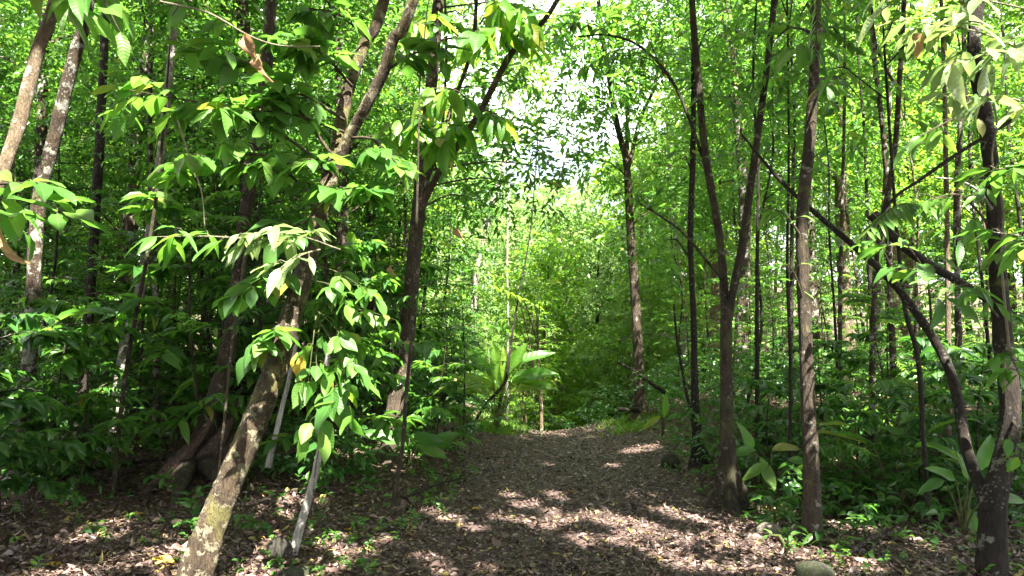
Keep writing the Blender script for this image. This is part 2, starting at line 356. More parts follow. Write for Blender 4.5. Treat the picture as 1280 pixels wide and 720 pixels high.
for x, y, d, r in [(300, 560, 5.0, .22), (322, 520, 5.0, .16), (280, 620, 4.95, .24), (262, 672, 4.9, .26), (250, 705, 4.9, .24), (348, 452, 5.1, .14), (372, 372, 5.2, .12),
                   (440, 470, 4.9, .30), (425, 515, 4.9, .25), (455, 500, 4.9, .2), (440, 395, 4.9, .22), (490, 400, 5, .15), (290, 300, 4.2, .3), (370, 330, 4.2, .28), (200, 305, 4.2, .16), (240, 280, 4.2, .2),
                   (490, 560, 9.6, .3), (485, 585, 9.5, .25), (386, 610, 5.8, .14), (380, 645, 5.8, .12), (392, 575, 5.8, .1),
                   (1130, 30, 4.4, .3), (1200, 70, 4.0, .35), (1230, 110, 4.0, .3), (1180, 120, 4.0, .22), (1250, 220, 4.2, .2), (1260, 300, 4.2, .25), (1250, 420, 4.6, .2),
                   (15, 185, 6, .28), (35, 110, 6, .28), (58, 40, 6, .28), (80, 150, 7.5, .25), (95, 80, 7.5, .28), (108, 30, 7.5, .25), (55, 200, 7.5, .3),
                   (140, 80, 4.3, .25), (60, 245, 3.7, .25), (40, 295, 3.7, .25), (90, 290, 3.7, .2), (165, 200, 4.6, .2), (175, 90, 4.6, .2),
                   (313, 75, 4.3, .2), (300, 150, 4.8, .14), (250, 205, 4.7, .14), (450, 225, 4.9, .16), (350, 85, 4.9, .14), (500, 230, 4.9, .16), (560, 60, 8, .5), (630, 130, 8.4, .4), (520, 170, 8.6, .4), (152, 430, 9, .3), (165, 400, 9.2, .25), (480, 60, 5.3, .3), (435, 140, 5.3, .25), (420, 210, 5.2, .2), (505, 40, 5.3, .2),
                   (600, 60, 7.5, .5), (540, 110, 7.5, .5), (660, 60, 8, .4), (560, 180, 8, .4), (500, 320, 8, .2), (955, 130, 8, .14), (1008, 170, 6.3, .12),
                   (870, 90, 8, .14), (935, 575, 7.6, .12), (1000, 575, 7.3, .2), (1225, 560, 5.6, .2), (1180, 470, 6, .2), (1120, 500, 9, .5), (820, 515, 11.5, .3), (225, 590, 8.1, .09), (630, 475, 15, .8), (660, 480, 15, .5), (512, 548, 9.8, .25)]:
    gap(P(x, y, d), r)

# ------------------------------------------------------------------ ground and path
def ground_grid(xs, ys):
    X, Y = np.meshgrid(xs, ys); return np.stack([X, Y, zg(X, Y)], -1)
xs = np.concatenate([-np.geomspace(400, 9.2, 26), np.arange(-9, 9.01, 0.10), np.geomspace(9.2, 400, 26)])
ys = np.concatenate([-np.geomspace(200, 1.2, 16), np.arange(-1, 19, 0.10), np.geomspace(19.1, 700, 44)])
V = ground_grid(xs, ys); fine_n = RNG.normal(size=V.shape[:2]) * 0.006
near = (np.abs(V[..., 0]) < 9) & (V[..., 1] < 19) & (V[..., 1] > -1); V[..., 2] += fine_n * near
ny, nx = V.shape[:2]
I = np.arange(ny * nx).reshape(ny, nx)
Q = np.stack([I[:-1, :-1], I[:-1, 1:], I[1:, 1:], I[1:, :-1]], -1).reshape(-1, 4)
ground = link('ground', mesh_np('ground', V.reshape(-1, 3), [Q], M['soil'], True)); ground['kind'] = 'structure'
ground['label'] = 'dark brown forest floor under fallen leaves'
cx = (V[:-1, :-1, 0] + V[1:, 1:, 0]) / 2; cyy = (V[:-1, :-1, 1] + V[1:, 1:, 1]) / 2
on = ((cx > path_l(cyy)) & (cx < path_r(cyy)) & (cyy > -1) & (cyy < 19)).reshape(-1)
PV = V.reshape(-1, 3).copy(); PV[:, 2] += 0.008
used = np.unique(Q[on]); remap = np.zeros(len(PV), int); remap[used] = np.arange(len(used))
path = link('path', mesh_np('path', PV[used], [remap[Q[on]]], M['path'], True)); path['kind'] = 'structure'
path['label'] = 'trodden footpath covered with fallen brown leaves'

# ------------------------------------------------------------------ leaf protos (shared meshes, length 1 along +Y)
def leaf_proto(name, aspect, mat, peak=0.4, droop=0.25, fold=0.10, wave=0.02, rows=7, tip=1.0, seed=0, lobes=0):
    rg = np.random.default_rng(seed); t = np.linspace(0, 1, rows + 1)
    w = np.where(t < peak, np.sin(t / peak * np.pi / 2) ** 0.8, np.cos((t - peak) / (1 - peak) * np.pi / 2) ** tip)
    if lobes: w = w * (1 - 0.35 * (np.cos(t * lobes * 2 * np.pi) > 0.2))
    w = np.maximum(w, 0.012) * aspect / 2; w[0] = 0.012
    us = np.array([-1, -.5, 0, .5, 1]); pw = rg.uniform(0, 6.28, 2)
    V = np.array([[u * w[i], t[i] - 0.06 * droop * t[i] ** 2, abs(u) * w[i] * fold * 2.2 - droop * t[i] ** 2 * 0.55 +
                   wave * math.sin(9 * t[i] + pw[0] + 2.0 * u) * abs(u)] for i in range(rows + 1) for u in us])
    i = np.arange(rows)[:, None] * 5; j = np.arange(4)[None]
    Qd = np.stack([i + j, i + j + 1, i + j + 6, i + j + 5], -1).reshape(-1, 4)
    return mesh_np(name, V, [Qd], mat, True)
LP = {
    'ovate': [leaf_proto('ovate_leaf', .52, M['leaf_vein'], .38, dr_, .12, .03, 6, .9, s) for s, dr_ in enumerate((.15, .45, .8))],
    'ellip': [leaf_proto('elliptic_leaf', .40, M['leaf_vein'], .45, dr_, .12, .03, 6, .9, s) for s, dr_ in enumerate((.2, .5, .9))],
    'big': [leaf_proto('large_leaf', .40, M['leaf_big'], .5, dr_, .10, .03, 6, .8, s) for s, dr_ in enumerate((.2, .5, .9))],
    'lance': [leaf_proto('lance_leaf', .27, M['leaf_vein'], .42, dr_, .14, .02, 6, 1., s) for s, dr_ in enumerate((.2, .5, .8))],
    'pale': [leaf_proto('pale_leaf', .30, M['leaf_sheen'], .42, dr_, .14, .03, 6, 1., s) for s, dr_ in enumerate((.2, .5, .8))],
    'paddle': [leaf_proto('paddle_leaf', .27, M['leaf_big'], .45, dr_, .22, .03, 8, .7, s) for s, dr_ in enumerate((.15, .5, .9))],
    'paddle_dark': [leaf_proto('paddle_leaf', .34, M['leaf_vein'], .42, dr_, .2, .03, 8, .8, s) for s, dr_ in enumerate((.15, .5, .9))],
    'dry': [leaf_proto('dry_leaf', .55, M['leaf_dry'], .4, .9, .35, .11, 10, .8, s) for s in range(3)],
    'yellow': [leaf_proto('yellow_leaf', .5, M['leaf_yellow'], .4, .5, .2, .06, 6, .8, s) for s in range(2)],
}
NLEAF, MORE = {}, {}
def put_leaf(parent, kind, p, d, n, L, base, name='leaf', width=1.0):
    d = unit(d); s_ = np.cross(d, n)
    top = parent.parent if parent is not None and parent.parent is not None else parent
    if top is not None: NLEAF[top.name] = NLEAF.get(top.name, 0) + 1
    if np.linalg.norm(s_) < 1e-3: s_ = np.cross(d, [0.3, 0.2, 1])
    s_ = unit(s_); n = np.cross(s_, d)
    q = np.asarray(p) - np.asarray(base)
    me = random.choice(LP[kind])
    m = Matrix(((s_[0] * L * width, d[0] * L, n[0] * L, q[0]), (s_[1] * L * width, d[1] * L, n[1] * L, q[1]), (s_[2] * L * width, d[2] * L, n[2] * L, q[2]), (0, 0, 0, 1)))
    if top is not None and NLEAF[top.name] > 300 and name == 'leaf':      # beyond 300 leaves the rest of a tree's leaves are one part
        v = np.empty(len(me.vertices) * 3, np.float32); me.vertices.foreach_get('co', v); A = np.array(m)
        MORE.setdefault(top.name, []).append((v.reshape(-1, 3) @ A[:3, :3].T + A[:3, 3], me)); return None
    o = bpy.data.objects.new(name, me); COL.objects.link(o)
    if parent is not None: o.parent = parent
    o.matrix_local = m; return o

def branch_spray(root, base, p0, p1, n, kind, L, r=0.012, arch=0.12, name='branch', mat='twig', spread=0.16, sub=4, rg=None, droop=0.35, width=1.0, whorl=False):
    """A branch part with side twigs, each bearing its own leaf objects (sub-parts of the branch)."""
    rg = rg or RNG; p0 = np.asarray(p0, float); p1 = np.asarray(p1, float); ln = np.linalg.norm(p1 - p0)
    midp = (p0 + p1) / 2 + np.array([0, 0, arch * ln]) + rg.normal(size=3) * 0.03 * ln
    mb = MB(); sp = tube(mb, [[*p0, r], [*midp, r * .7], [*p1, r * .3]], 6, 0.06, 0.05, seed=int(rg.integers(9999)))
    ends = []
    ax = unit(p1 - p0); sd = unit(np.cross(ax, [0, 0, 1]) + 1e-4)
    for k in range(sub):
        t = 0.30 + 0.68 * (k + .5) / sub; q = sp[int(t * (len(sp) - 1))][:3]
        dv = ax * rg.uniform(.2, .8) + sd * (1 if k % 2 else -1) * rg.uniform(.4, 1) + np.array([0, 0, rg.uniform(-.5, .35)])
        e = q + unit(dv) * spread * ln * rg.uniform(.7, 1.3)
        tube(mb, [[*q, r * .4], [*((q + e) / 2 + [0, 0, .02]), r * .3], [*e, r * .18]], 5, 0.06, 0, seed=k); ends.append((q, e))
    ends.append((sp[int(len(sp) * .55)][:3], p1))
    br = link(name, mb.mesh(name, M[mat], True, base), root)
    per = max(1, n // len(ends))
    for q, e in ends:
        a = unit(e - q); s2 = unit(np.cross(a, [0, 0, 1]) + 1e-4)
        for k in range(per):
            t = 1.0 if (k == 0 or whorl) else rg.uniform(.15, 1.0); pp = q + (e - q) * t
            sg = 1 if k % 2 else -1
            if whorl:
                an = k / per * 6.28; v = np.cross(a, s2); d = a * .35 + s2 * math.cos(an) + v * math.sin(an) * .6 + [0, 0, -droop]
            else: d = a * (1.0 if k == 0 else .5) + s2 * sg * (.15 if k == 0 else .9) + rg.normal(size=3) * .25 + np.array([0, 0, -droop])
            nn = np.array([0, 0, 1.]) + rg.normal(size=3) * .3
            put_leaf(br, kind, pp, d, nn, L * rg.uniform(.6, 1.15), base, width=width)
    return br

# ------------------------------------------------------------------ trees
LAND = []          # named trees, for the labels of the smaller ones
def crown_cloud(rg, clumps, twigs, per, tl, L, aspect, mask=True, fine=False):
    """clumps rows (x,y,z,rx,ry,rz); returns an MB of leaves on twigs through the crown's volume."""
    mb = MB(); tw = MB()
    for c in clumps:
        c = np.asarray(c, float); k = max(4, int(3.2 * twigs * c[3] * c[4] ** .5))
        u = unit(rg.normal(size=(k, 3))); rad = rg.uniform(.15, 1, (k, 1)) ** .55
        tp = c[:3] + u * rad * c[3:6]; td = u * .7 + rg.normal(size=(k, 3)) * .5 + [0, 0, -.15]
        pos, d, n, LL, WW = twig_leaves(rg, tp, td, per, tl, L, aspect)
        if mask:
            kp = open_mask(pos); pos, d, n, LL, WW = pos[kp], d[kp], n[kp], LL[kp], WW[kp]
        if len(pos): leaf_soup(mb, pos, d, n, LL, WW, fine)
    return mb
def px_pts(rows, d0, d1=None):
    n = len(rows); d1 = d0 if d1 is None else d1
    out = []
    for k, (x, y, w) in enumerate(rows):
        d = d0 + (d1 - d0) * k / (n - 1); p = P(x, y, d); out.append([*p, w / 2 / FPX * d])
    return out
def tree(name, label, rows, bark, d0, d1=None, limbs=(), H=None, crown=None, cl=(), leafmat='leaf_mid', flare=(1.9, .2, 5, 1.2, .6), sides=14, step=.09, twigs=11, L=.15,
         spread=1.6, rough=.05, short=None, wf=.66, sink=True, per=8, aspect=.45, cat='tree', seed=1, wob=0.0):
    rg = np.random.default_rng(seed * 31 + 5)
    rows = [(x, y, w * wf) for x, y, w in rows]
    limbs = [dict(q, rows=[(x, y, w * wf) for x, y, w in q['rows']]) for q in limbs]
    pts = px_pts(rows, d0, d1)
    b = np.array(pts[0][:3]); z0 = float(zg(b[0], b[1]))
    if sink:
        if b[2] > z0 - .05: pts = [[b[0], b[1], z0 - .1, pts[0][3]]] + (pts if b[2] > z0 + .12 else pts[1:])
    base = np.array([pts[0][0], pts[0][1], z0])
    top = np.array(pts[-1]); root = thing(name, label, cat, base)
    mb = MB()
    main = list(pts); ends = []
    if H and not limbs:
        dv = unit(top[:3] - np.array(pts[-2][:3])); up = unit(dv * .6 + np.array([0, 0, .6]))
        k = max(1.0, H - top[2])
        main.append([*(top[:3] + up * k * .5), top[3] * .75]); main.append([*(top[:3] + unit(up + [0, 0, .3]) * k), top[3] * .3]); ends.append(np.array(main[-1][:3]))
    wood = [tube(mb, main, sides, step, rough, flare, seed, wob)[:, :3]]
    for li, lr in enumerate(limbs):
        lp = px_pts(lr['rows'], lr['d0'], lr.get('d1'))
        if lr.get('ext', True):
            t2 = np.array(lp[-1]); dv = unit(t2[:3] - np.array(lp[-2][:3])); up = unit(dv * .7 + np.array([0, 0, .5])); k = max(.6, (H or 8) - t2[2])
            lp.append([*(t2[:3] + up * k * .5), t2[3] * .7]); lp.append([*(t2[:3] + unit(up + [0, 0, .3]) * k), t2[3] * .25]); ends.append(np.array(lp[-1][:3]))
        wood.append(tube(mb, lp, max(7, sides - 4), step, rough, None, seed + li + 1)[:, :3])
    # crown limbs
    clumps = []
    if crown:
        for e in ends:
            for k in range(crown):
                a = rg.uniform(0, 6.28); rr = spread * rg.uniform(.35, 1)
                c = e + np.array([math.cos(a) * rr, math.sin(a) * rr, rg.uniform(-1.6, .8)])
                s0 = e + np.array([0, 0, rg.uniform(-2.2, -.4)])
                rl = min(.03, top[3] * .6); tube(mb, [[*s0, rl], [*((s0 + c) / 2 + [0, 0, .2]), rl * .7], [*c, rl * .25]], 5, .3, .03, None, k)
                clumps.append([*c, *(rg.uniform(.7, 1.3) * np.array([1, 1, .6]) * .5 * spread)])
    for x, y, d, r in cl:                # leaf clumps that show in the photograph, each on a bough from the nearest limb end
        c = P(x, y, d); e = min(ends, key=lambda q: np.linalg.norm(q - c)) if ends else top[:3]
        tr_ = np.concatenate(wood); s0 = tr_[np.argmin(np.linalg.norm(tr_ - c, axis=1) + .5 * np.abs(tr_[:, 2] - c[2] + .4))]
        tube(mb, [[*s0, .016], [*((s0 + c) / 2 + [0, 0, .15]), .011], [*c, .004]], 5, .25, .04, None, int(x))
        clumps.append([*c, r, r, r * .7])
    link('trunk', mb.mesh('trunk', M[bark], True, base), root)
    if clumps:
        cm = crown_cloud(rg, clumps, twigs, per, .35, L, aspect)
        if cm.n: link('crown', cm.mesh('crown', M[leafmat], False, base), root)
    LAND.append((short or label, base, pix(P(*rows[len(rows) // 2][:2], d0))[0]))
    return root, base

R = {}
R['t1'] = tree('lichened_tree', 'tan trunk blotched with pale lichen leaning in from the left picture edge', [(-150, 690, 30), (-70, 440, 24), (0, 225, 20), (25, 150, 20), (48, 60, 20), (68, 0, 18)], 'bark_tan', 6.0, 6.4,
               H=8.5, crown=4, seed=1, wf=.8, short='the tan lichened trunk')
R['t2'] = tree('lichened_tree', 'dark trunk with large white lichen patches beside the tan leaning trunk', [(28, 612, 30), (32, 520, 26), (40, 400, 24), (48, 260, 23), (68, 170, 23), (92, 75, 22), (112, 0, 20)], 'bark_lichen', 8.2, 7.6,
               H=9, crown=4, seed=2, wf=.7, short='the white-blotched trunk')
R['t3'] = tree('straight_tree', 'straight dark shaded trunk between the white-blotched trunk and the pale twin trunk', [(99, 596, 24), (104, 480, 20), (114, 350, 18), (124, 190, 17), (130, 60, 16)], 'bark_dark', 9.6, 9.8,
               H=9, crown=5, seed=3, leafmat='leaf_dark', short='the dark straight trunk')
R['t4'] = tree('pale_tree', 'pale patchy trunk standing in the dark undergrowth left of the buttressed tree', [(143, 602, 26), (148, 500, 24), (158, 430, 23), (172, 380, 21), (185, 310, 18), (200, 200, 16), (215, 60, 14)], 'bark_pale', 9.6, 10,
               H=9.5, crown=5, seed=4, short='the pale patchy trunk')
R['t4b'] = tree('thin_sapling', 'thin mossy sapling curving up right in front of the pale patchy trunk', [(141, 622, 9), (146, 560, 9), (154, 490, 8), (165, 420, 8), (182, 330, 7), (196, 240, 6)], 'bark_mossy', 8.0, 8.4,
                H=5.6, crown=4, seed=5, spread=.8, twigs=16, L=.12, flare=None, sides=8, short='the mossy sapling')
R['t5'] = tree('buttressed_tree', 'stout brown tree with mossy buttress roots behind the leaning front trunk', [(243, 622, 56), (252, 570, 48), (266, 520, 38), (282, 450, 31), (294, 380, 28), (304, 290, 25), (318, 190, 24), (331, 100, 24), (338, 20, 22)],
               'bark_brown', 8.6, 9, H=10, crown=6, flare=(1.5, .35, 5, 1.6, .9), sides=22, step=.07, seed=6, leafmat='leaf_dark', short='the left buttressed tree')
R['t6'] = tree('leaning_tree', 'large leaning foreground tree with mottled bark that forks near the top',
               [(228, 760, 60), (246, 715, 54), (262, 664, 48), (284, 610, 44), (310, 548, 42), (330, 498, 40), (345, 455, 39), (362, 400, 35), (378, 350, 32), (396, 280, 29), (408, 240, 28), (418, 205, 27)], 'bark_front', 4.85, 5.25,
               limbs=[dict(rows=[(417, 215, 22), (424, 165, 21), (437, 108, 20), (456, 55, 19), (480, 0, 18)], d0=5.24, d1=5.5), dict(rows=[(418, 214, 21), (436, 172, 20), (457, 133, 20), (479, 90, 20), (492, 48, 19), (517, 0, 18)], d0=5.25, d1=5.0)],
               H=8, crown=4, sides=26, step=.035, rough=.06, flare=(.08, .25, 4, 1, .3), seed=7, wf=.74, short='the leaning front tree')
R['t7'] = tree('scaly_tree', 'reddish flaky-barked tree with a scarred flared base at the left path edge', [(480, 596, 44), (484, 580, 40), (490, 540, 34), (497, 500, 31), (508, 430, 29), (515, 350, 26), (524, 250, 24), (538, 120, 22), (548, 0, 20)], 'bark_red', 9.6, 9.9,
               limbs=[dict(rows=[(522, 268, 13), (545, 222, 13), (568, 188, 12), (600, 140, 12), (640, 66, 11), (692, 8, 9)], d0=9.5, d1=8.6), dict(rows=[(519, 280, 9), (532, 230, 9), (548, 185, 9), (568, 125, 8), (590, 60, 8), (596, -10, 7)], d0=9.5, d1=9),
                      dict(rows=[(552, 172, 5), (556, 120, 5), (558, 60, 5), (556, -10, 4)], d0=9.4, d1=9.2), dict(rows=[(548, 0, 20), (552, -80, 18)], d0=9.9, d1=9.9)],
               H=9, crown=4, sides=20, step=.06, flare=(.9, .3, 5, 1.4, 1.4), seed=8, wf=.7, leafmat='leaf_mid', L=.17, twigs=12, aspect=.36,
                cl=[(640, 120, 11, .8), (600, 100, 11, .8), (690, 170, 11.5, .7), (705, 215, 11.5, .55), (660, 60, 11, .9), (700, 20, 11, .7), (625, 200, 11, .8), (665, 235, 11.5, .6), (590, 30, 11, .8), (570, 180, 11, .7), (650, 180, 11.5, .7), (600, 250, 11, .5)], short='the flaky-barked tree')
R['t8'] = tree('thin_sapling', 'slim mossy stem rising in front of the flaky-barked tree', [(488, 642, 11), (496, 600, 9), (504, 550, 8), (508, 490, 7), (516, 400, 6), (520, 300, 5)], 'bark_mossy', 7.3, 7.6, H=5, crown=3, spread=.7,
               twigs=14, L=.14, flare=None, sides=8, seed=9, short='the slim mossy stem')
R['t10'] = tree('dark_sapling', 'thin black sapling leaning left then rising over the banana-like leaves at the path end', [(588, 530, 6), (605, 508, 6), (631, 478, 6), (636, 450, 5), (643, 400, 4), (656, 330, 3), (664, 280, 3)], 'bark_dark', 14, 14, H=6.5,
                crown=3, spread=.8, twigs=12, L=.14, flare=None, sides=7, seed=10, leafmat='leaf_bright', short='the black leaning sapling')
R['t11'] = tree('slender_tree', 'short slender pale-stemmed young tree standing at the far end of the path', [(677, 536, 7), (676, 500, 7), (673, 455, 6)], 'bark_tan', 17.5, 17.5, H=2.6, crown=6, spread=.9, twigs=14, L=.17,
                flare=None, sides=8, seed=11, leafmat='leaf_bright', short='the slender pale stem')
R['t12'] = tree('tall_tree', 'tall sunlit brown trunk on the bank right of the path end below the sky', [(801, 527, 22), (800, 500, 19), (797, 430, 18), (794, 370, 17), (789, 300, 16), (785, 230, 14), (782, 190, 14)], 'bark_red', 15.5, 15.5,
                limbs=[dict(rows=[(783, 200, 12), (770, 150, 11), (762, 100, 10), (754, 50, 9), (748, 0, 8)], d0=15.5), dict(rows=[(784, 205, 8), (784, 140, 7), (784, 100, 6)], d0=15.5, ext=False),
                       dict(rows=[(786, 210, 7), (800, 150, 7), (817, 110, 6), (826, 60, 5), (835, 0, 5)], d0=15.5, d1=16)],
                H=12, crown=4, sides=12, seed=12, wf=.7, leafmat='leaf_mid', L=.17, spread=1.3, twigs=12,
                cl=[(760, 75, 15, .6), (805, 35, 15, .9), (740, 120, 15, .5), (820, 100, 15.5, .7), (770, 130, 15, .5), (850, 45, 15, 1.), (830, 170, 15.5, .8), (800, 230, 16, .8), (840, 260, 15.5, .9), (730, 20, 15, .6), (780, 300, 16, .7), (722, 70, 15, .55), (735, 165, 15.5, .45), (752, 30, 15, .6), (715, 130, 15, .4), (760, 210, 16, .5), (745, 60, 14, .5), (775, 20, 14, .6), (710, 60, 14, .5), (728, 110, 14.5, .45), (765, 160, 15, .45), (790, 90, 14.5, .6), (740, 200, 15.5, .45), (700, 15, 14, .5), (780, 55, 14, .5), (700, 45, 13.5, .6), (790, 130, 14.5, .55), (716, 95, 13.5, .45), (757, 115, 14, .5), (742, 25, 13.5, .5), (772, 85, 13.5, .5)], short='the tall bank tree')
R['t13'] = tree('straight_tree', 'straight slim dark tree with small root flare on the right path edge', [(878, 592, 20), (873, 560, 16), (869, 500, 14), (867, 400, 12), (863, 300, 11), (866, 200, 11), (867, 90, 10), (866, 0, 10)], 'bark_dark', 9.9, 9.9,
                H=9.5, crown=5, seed=13, cl=[(880, 60, 10, .55), (890, 120, 10, .5), (850, 200, 10.5, .6), (830, 300, 10.5, .6), (900, 30, 9.5, .5)], flare=(2.6, .2, 4, 1.4, .2), short='the slim dark tree')
R['t14'] = tree('buttressed_tree', 'grey-brown tree with wide buttressed foot splitting into two stems beside the path', [(914, 634, 30), (911, 600, 27), (909, 560, 24), (908, 480, 22), (908, 400, 22), (909, 375, 21)], 'bark_mossy', 7.75, 7.9,
                limbs=[dict(rows=[(907, 400, 16), (904, 340, 15), (896, 275, 15), (882, 195, 14), (873, 100, 13), (865, 0, 12)], d0=7.9, d1=8.2), dict(rows=[(911, 400, 15), (918, 355, 15), (929, 300, 15), (940, 220, 14), (954, 120, 13), (966, 20, 12), (970, -30, 12)], d0=7.9, d1=7.6),
                       dict(rows=[(902, 348, 6), (880, 322, 6), (855, 292, 5), (822, 268, 4), (800, 255, 3)], d0=7.9, d1=7.2, ext=False), dict(rows=[(884, 215, 7), (862, 150, 6), (838, 98, 6), (800, 58, 5), (760, 44, 4), (722, 46, 3)], d0=8.1, d1=8.4, ext=False)],
                H=9, crown=4, sides=22, step=.05, flare=(3.6, .24, 4, 1.3, .5), seed=14, short='the two-stemmed buttressed tree')
R['t15'] = tree('straight_tree', 'plain brown trunk standing straight beside the mossy boulder on the right', [(1018, 684, 34), (1016, 650, 28), (1015, 600, 26), (1009, 480, 23), (1005, 380, 21), (1003, 270, 20), (1012, 180, 19), (1018, 80, 17), (1020, 0, 16)], 'bark_brown', 6.3, 6.3,
                H=9, crown=4, sides=18, step=.05, seed=15, wf=.74, cl=[(1060, 60, 7.5, .6), (1000, 20, 7, .5), (960, 60, 7.5, .5), (1080, 130, 8, .6)], flare=(.9, .16, 4, 1.2, 1.0), short='the plain brown trunk')
R['t17'] = tree('forked_tree', 'dark mossy tree at the right edge forking low, one limb reaching far left',
                [(1232, 760, 60), (1238, 720, 50), (1240, 670, 42), (1243, 625, 42), (1252, 585, 36), (1262, 540, 33), (1262, 490, 33), (1255, 430, 32), (1248, 350, 28), (1244, 280, 26), (1240, 220, 25), (1230, 140, 25), (1218, 70, 23), (1222, 0, 22)], 'bark_dark', 5.3, 5.5,
                limbs=[dict(rows=[(1238, 640, 24), (1224, 605, 22), (1208, 560, 19), (1198, 505, 18), (1188, 465, 17), (1165, 420, 15), (1120, 358, 13), (1070, 310, 11), (1012, 260, 9), (975, 225, 7), (945, 190, 5), (925, 165, 3)], d0=5.3, d1=6.8, ext=False),
                       dict(rows=[(1222, 10, 20), (1226, -50, 18)], d0=5.5)],
                H=8, crown=4, sides=22, step=.05, seed=17, wf=.7, flare=(.3, .3, 4, 1, .4), short='the forked right-edge tree')
R['t18'] = tree('crooked_sapling', 'thin crooked dark stem between the plain brown trunk and the forked right tree', [(1164, 690, 12), (1160, 640, 10), (1155, 560, 9), (1152, 500, 9), (1146, 440, 9), (1132, 390, 8), (1125, 330, 7), (1118, 250, 6)], 'bark_dark', 6.6, 7.2, H=6,
                crown=4, spread=.9, twigs=12, flare=None, sides=9, seed=18, short='the crooked dark stem')
R['t19'] = tree('pole_tree', 'pale grey pole-like trunk just left of the forked right tree', [(1186, 640, 12), (1186, 520, 11), (1185, 400, 10), (1183, 230, 9), (1180, 100, 8)], 'bark_tan', 8.5, 8.5, H=8, crown=4, seed=19, flare=None, sides=9, short='the pale pole')
R['t20'] = tree('pole_tree', 'thin lichen-spotted pole standing behind the plain brown trunk on the right', [(1052, 600, 8), (1051, 500, 8), (1050, 380, 8), (1053, 250, 7), (1056, 100, 6)], 'bark_lichen', 10.5, 10.5, H=8.5, crown=4, seed=20, flare=None, sides=8, short='the spotted pole')
R['t21'] = tree('pole_tree', 'thin dark stem close along the left side of the plain brown trunk', [(986, 650, 8), (987, 560, 7), (988, 450, 7), (984, 330, 6), (986, 200, 5)], 'bark_dark', 8, 8, H=7, crown=3, spread=.9, seed=21, flare=None, sides=8, short='the thin dark stem')
R['t23'] = tree('spotted_tree', 'spotted slim trunk with a curved side limb high up at the upper right', [(1092, 600, 14), (1090, 480, 12), (1096, 330, 11), (1112, 230, 11), (1120, 170, 10), (1124, 105, 10), (1128, 50, 9), (1130, 0, 9)], 'bark_lichen', 8.8, 8.2,
                limbs=[dict(rows=[(1122, 110, 6), (1104, 80, 6), (1094, 50, 5), (1090, 10, 5)], d0=8.3, ext=False), dict(rows=[(1130, 5, 9), (1132, -40, 8)], d0=8.2)], H=8, crown=4, seed=23, flare=None, sides=10, short='the spotted trunk')
R['t24'] = tree('slanting_sapling', 'black slanting stem leaning left against the slim dark tree', [(874, 575, 7), (868, 540, 7), (858, 490, 6), (847, 430, 5), (842, 380, 4)], 'bark_dark', 10.2, 10.6, flare=None, sides=8, seed=24, short='the slanting stem')
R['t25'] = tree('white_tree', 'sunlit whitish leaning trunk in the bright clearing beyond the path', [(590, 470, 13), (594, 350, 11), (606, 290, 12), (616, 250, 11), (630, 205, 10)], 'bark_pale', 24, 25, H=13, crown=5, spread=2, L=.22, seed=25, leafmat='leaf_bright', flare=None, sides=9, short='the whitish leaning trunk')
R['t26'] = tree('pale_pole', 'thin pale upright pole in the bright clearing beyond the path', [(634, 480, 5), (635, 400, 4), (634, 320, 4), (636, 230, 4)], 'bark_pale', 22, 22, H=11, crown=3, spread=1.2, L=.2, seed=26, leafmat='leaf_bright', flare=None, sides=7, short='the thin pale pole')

# branches of the front trees, leaf by leaf
def spray(key, x0, y0, d0, x1, y1, d1, n, kind, L, **k):
    root, base = R[key]; return branch_spray(root, base, P(x0, y0, d0), P(x1, y1, d1), n, kind, L, **k)
for a in [(430, 165, 5.2, 262, 140, 4.7, 24), (418, 215, 5.2, 150, 110, 4.5, 24), (416, 215, 5.2, 210, 205, 4.6, 22), (402, 255, 5.2, 300, 205, 4.7, 18), (440, 108, 5.3, 345, 50, 4.8, 22),
          (462, 50, 5.4, 385, 10, 4.9, 18), (430, 150, 5.2, 330, 120, 4.8, 18), (436, 172, 5.2, 505, 215, 4.8, 18), (480, 90, 5.1, 560, 60, 4.9, 14), (400, 260, 5.2, 470, 235, 4.8, 20), (398, 280, 5.2, 345, 300, 4.8, 12),
          (420, 200, 5.2, 240, 60, 4.8, 20), (380, 350, 5.15, 300, 370, 4.8, 14), (362, 400, 5.1, 322, 440, 4.85, 14), (415, 220, 5.2, 390, 200, 4.7, 10)]:
    spray('t6', *a[:6], int(a[6] * 2.3), 'ellip' if a[0] % 4 else 'ovate', .20, rg=RNG, width=1.2, sub=6, spread=.2, droop=.32)
for a in [(560, 200, 9.3, 500, 150, 8.4, 16), (600, 140, 9, 540, 110, 8, 20), (640, 66, 8.8, 600, 40, 7.8, 22), (640, 70, 8.8, 660, 20, 8, 18), (590, 60, 9, 520, 30, 8, 20), (568, 125, 9.1, 555, 180, 8.4, 16), (545, 210, 9.4, 520, 160, 8.5, 16), (600, 140, 9, 625, 150, 8.4, 12), (600, 30, 9, 640, 10, 8, 16)]:
    spray('t7', *a[:6], int(a[6] * 1.6), 'big', .40, rg=RNG, droop=.75, r=.014, width=.95)
for a in [(884, 215, 8.1, 850, 180, 7.6, 14), (838, 98, 8.2, 770, 70, 8, 24), (800, 60, 8.3, 730, 85, 8, 24), (855, 140, 8.2, 900, 120, 7.8, 16), (820, 268, 7.3, 790, 240, 7.3, 16), (940, 220, 7.7, 985, 160, 7.3, 16), (770, 48, 8.3, 705, 30, 8.2, 22), (830, 95, 8.2, 800, 30, 8, 18)]:
    spray('t14', *a, 'ellip', .15, rg=RNG, r=.008)
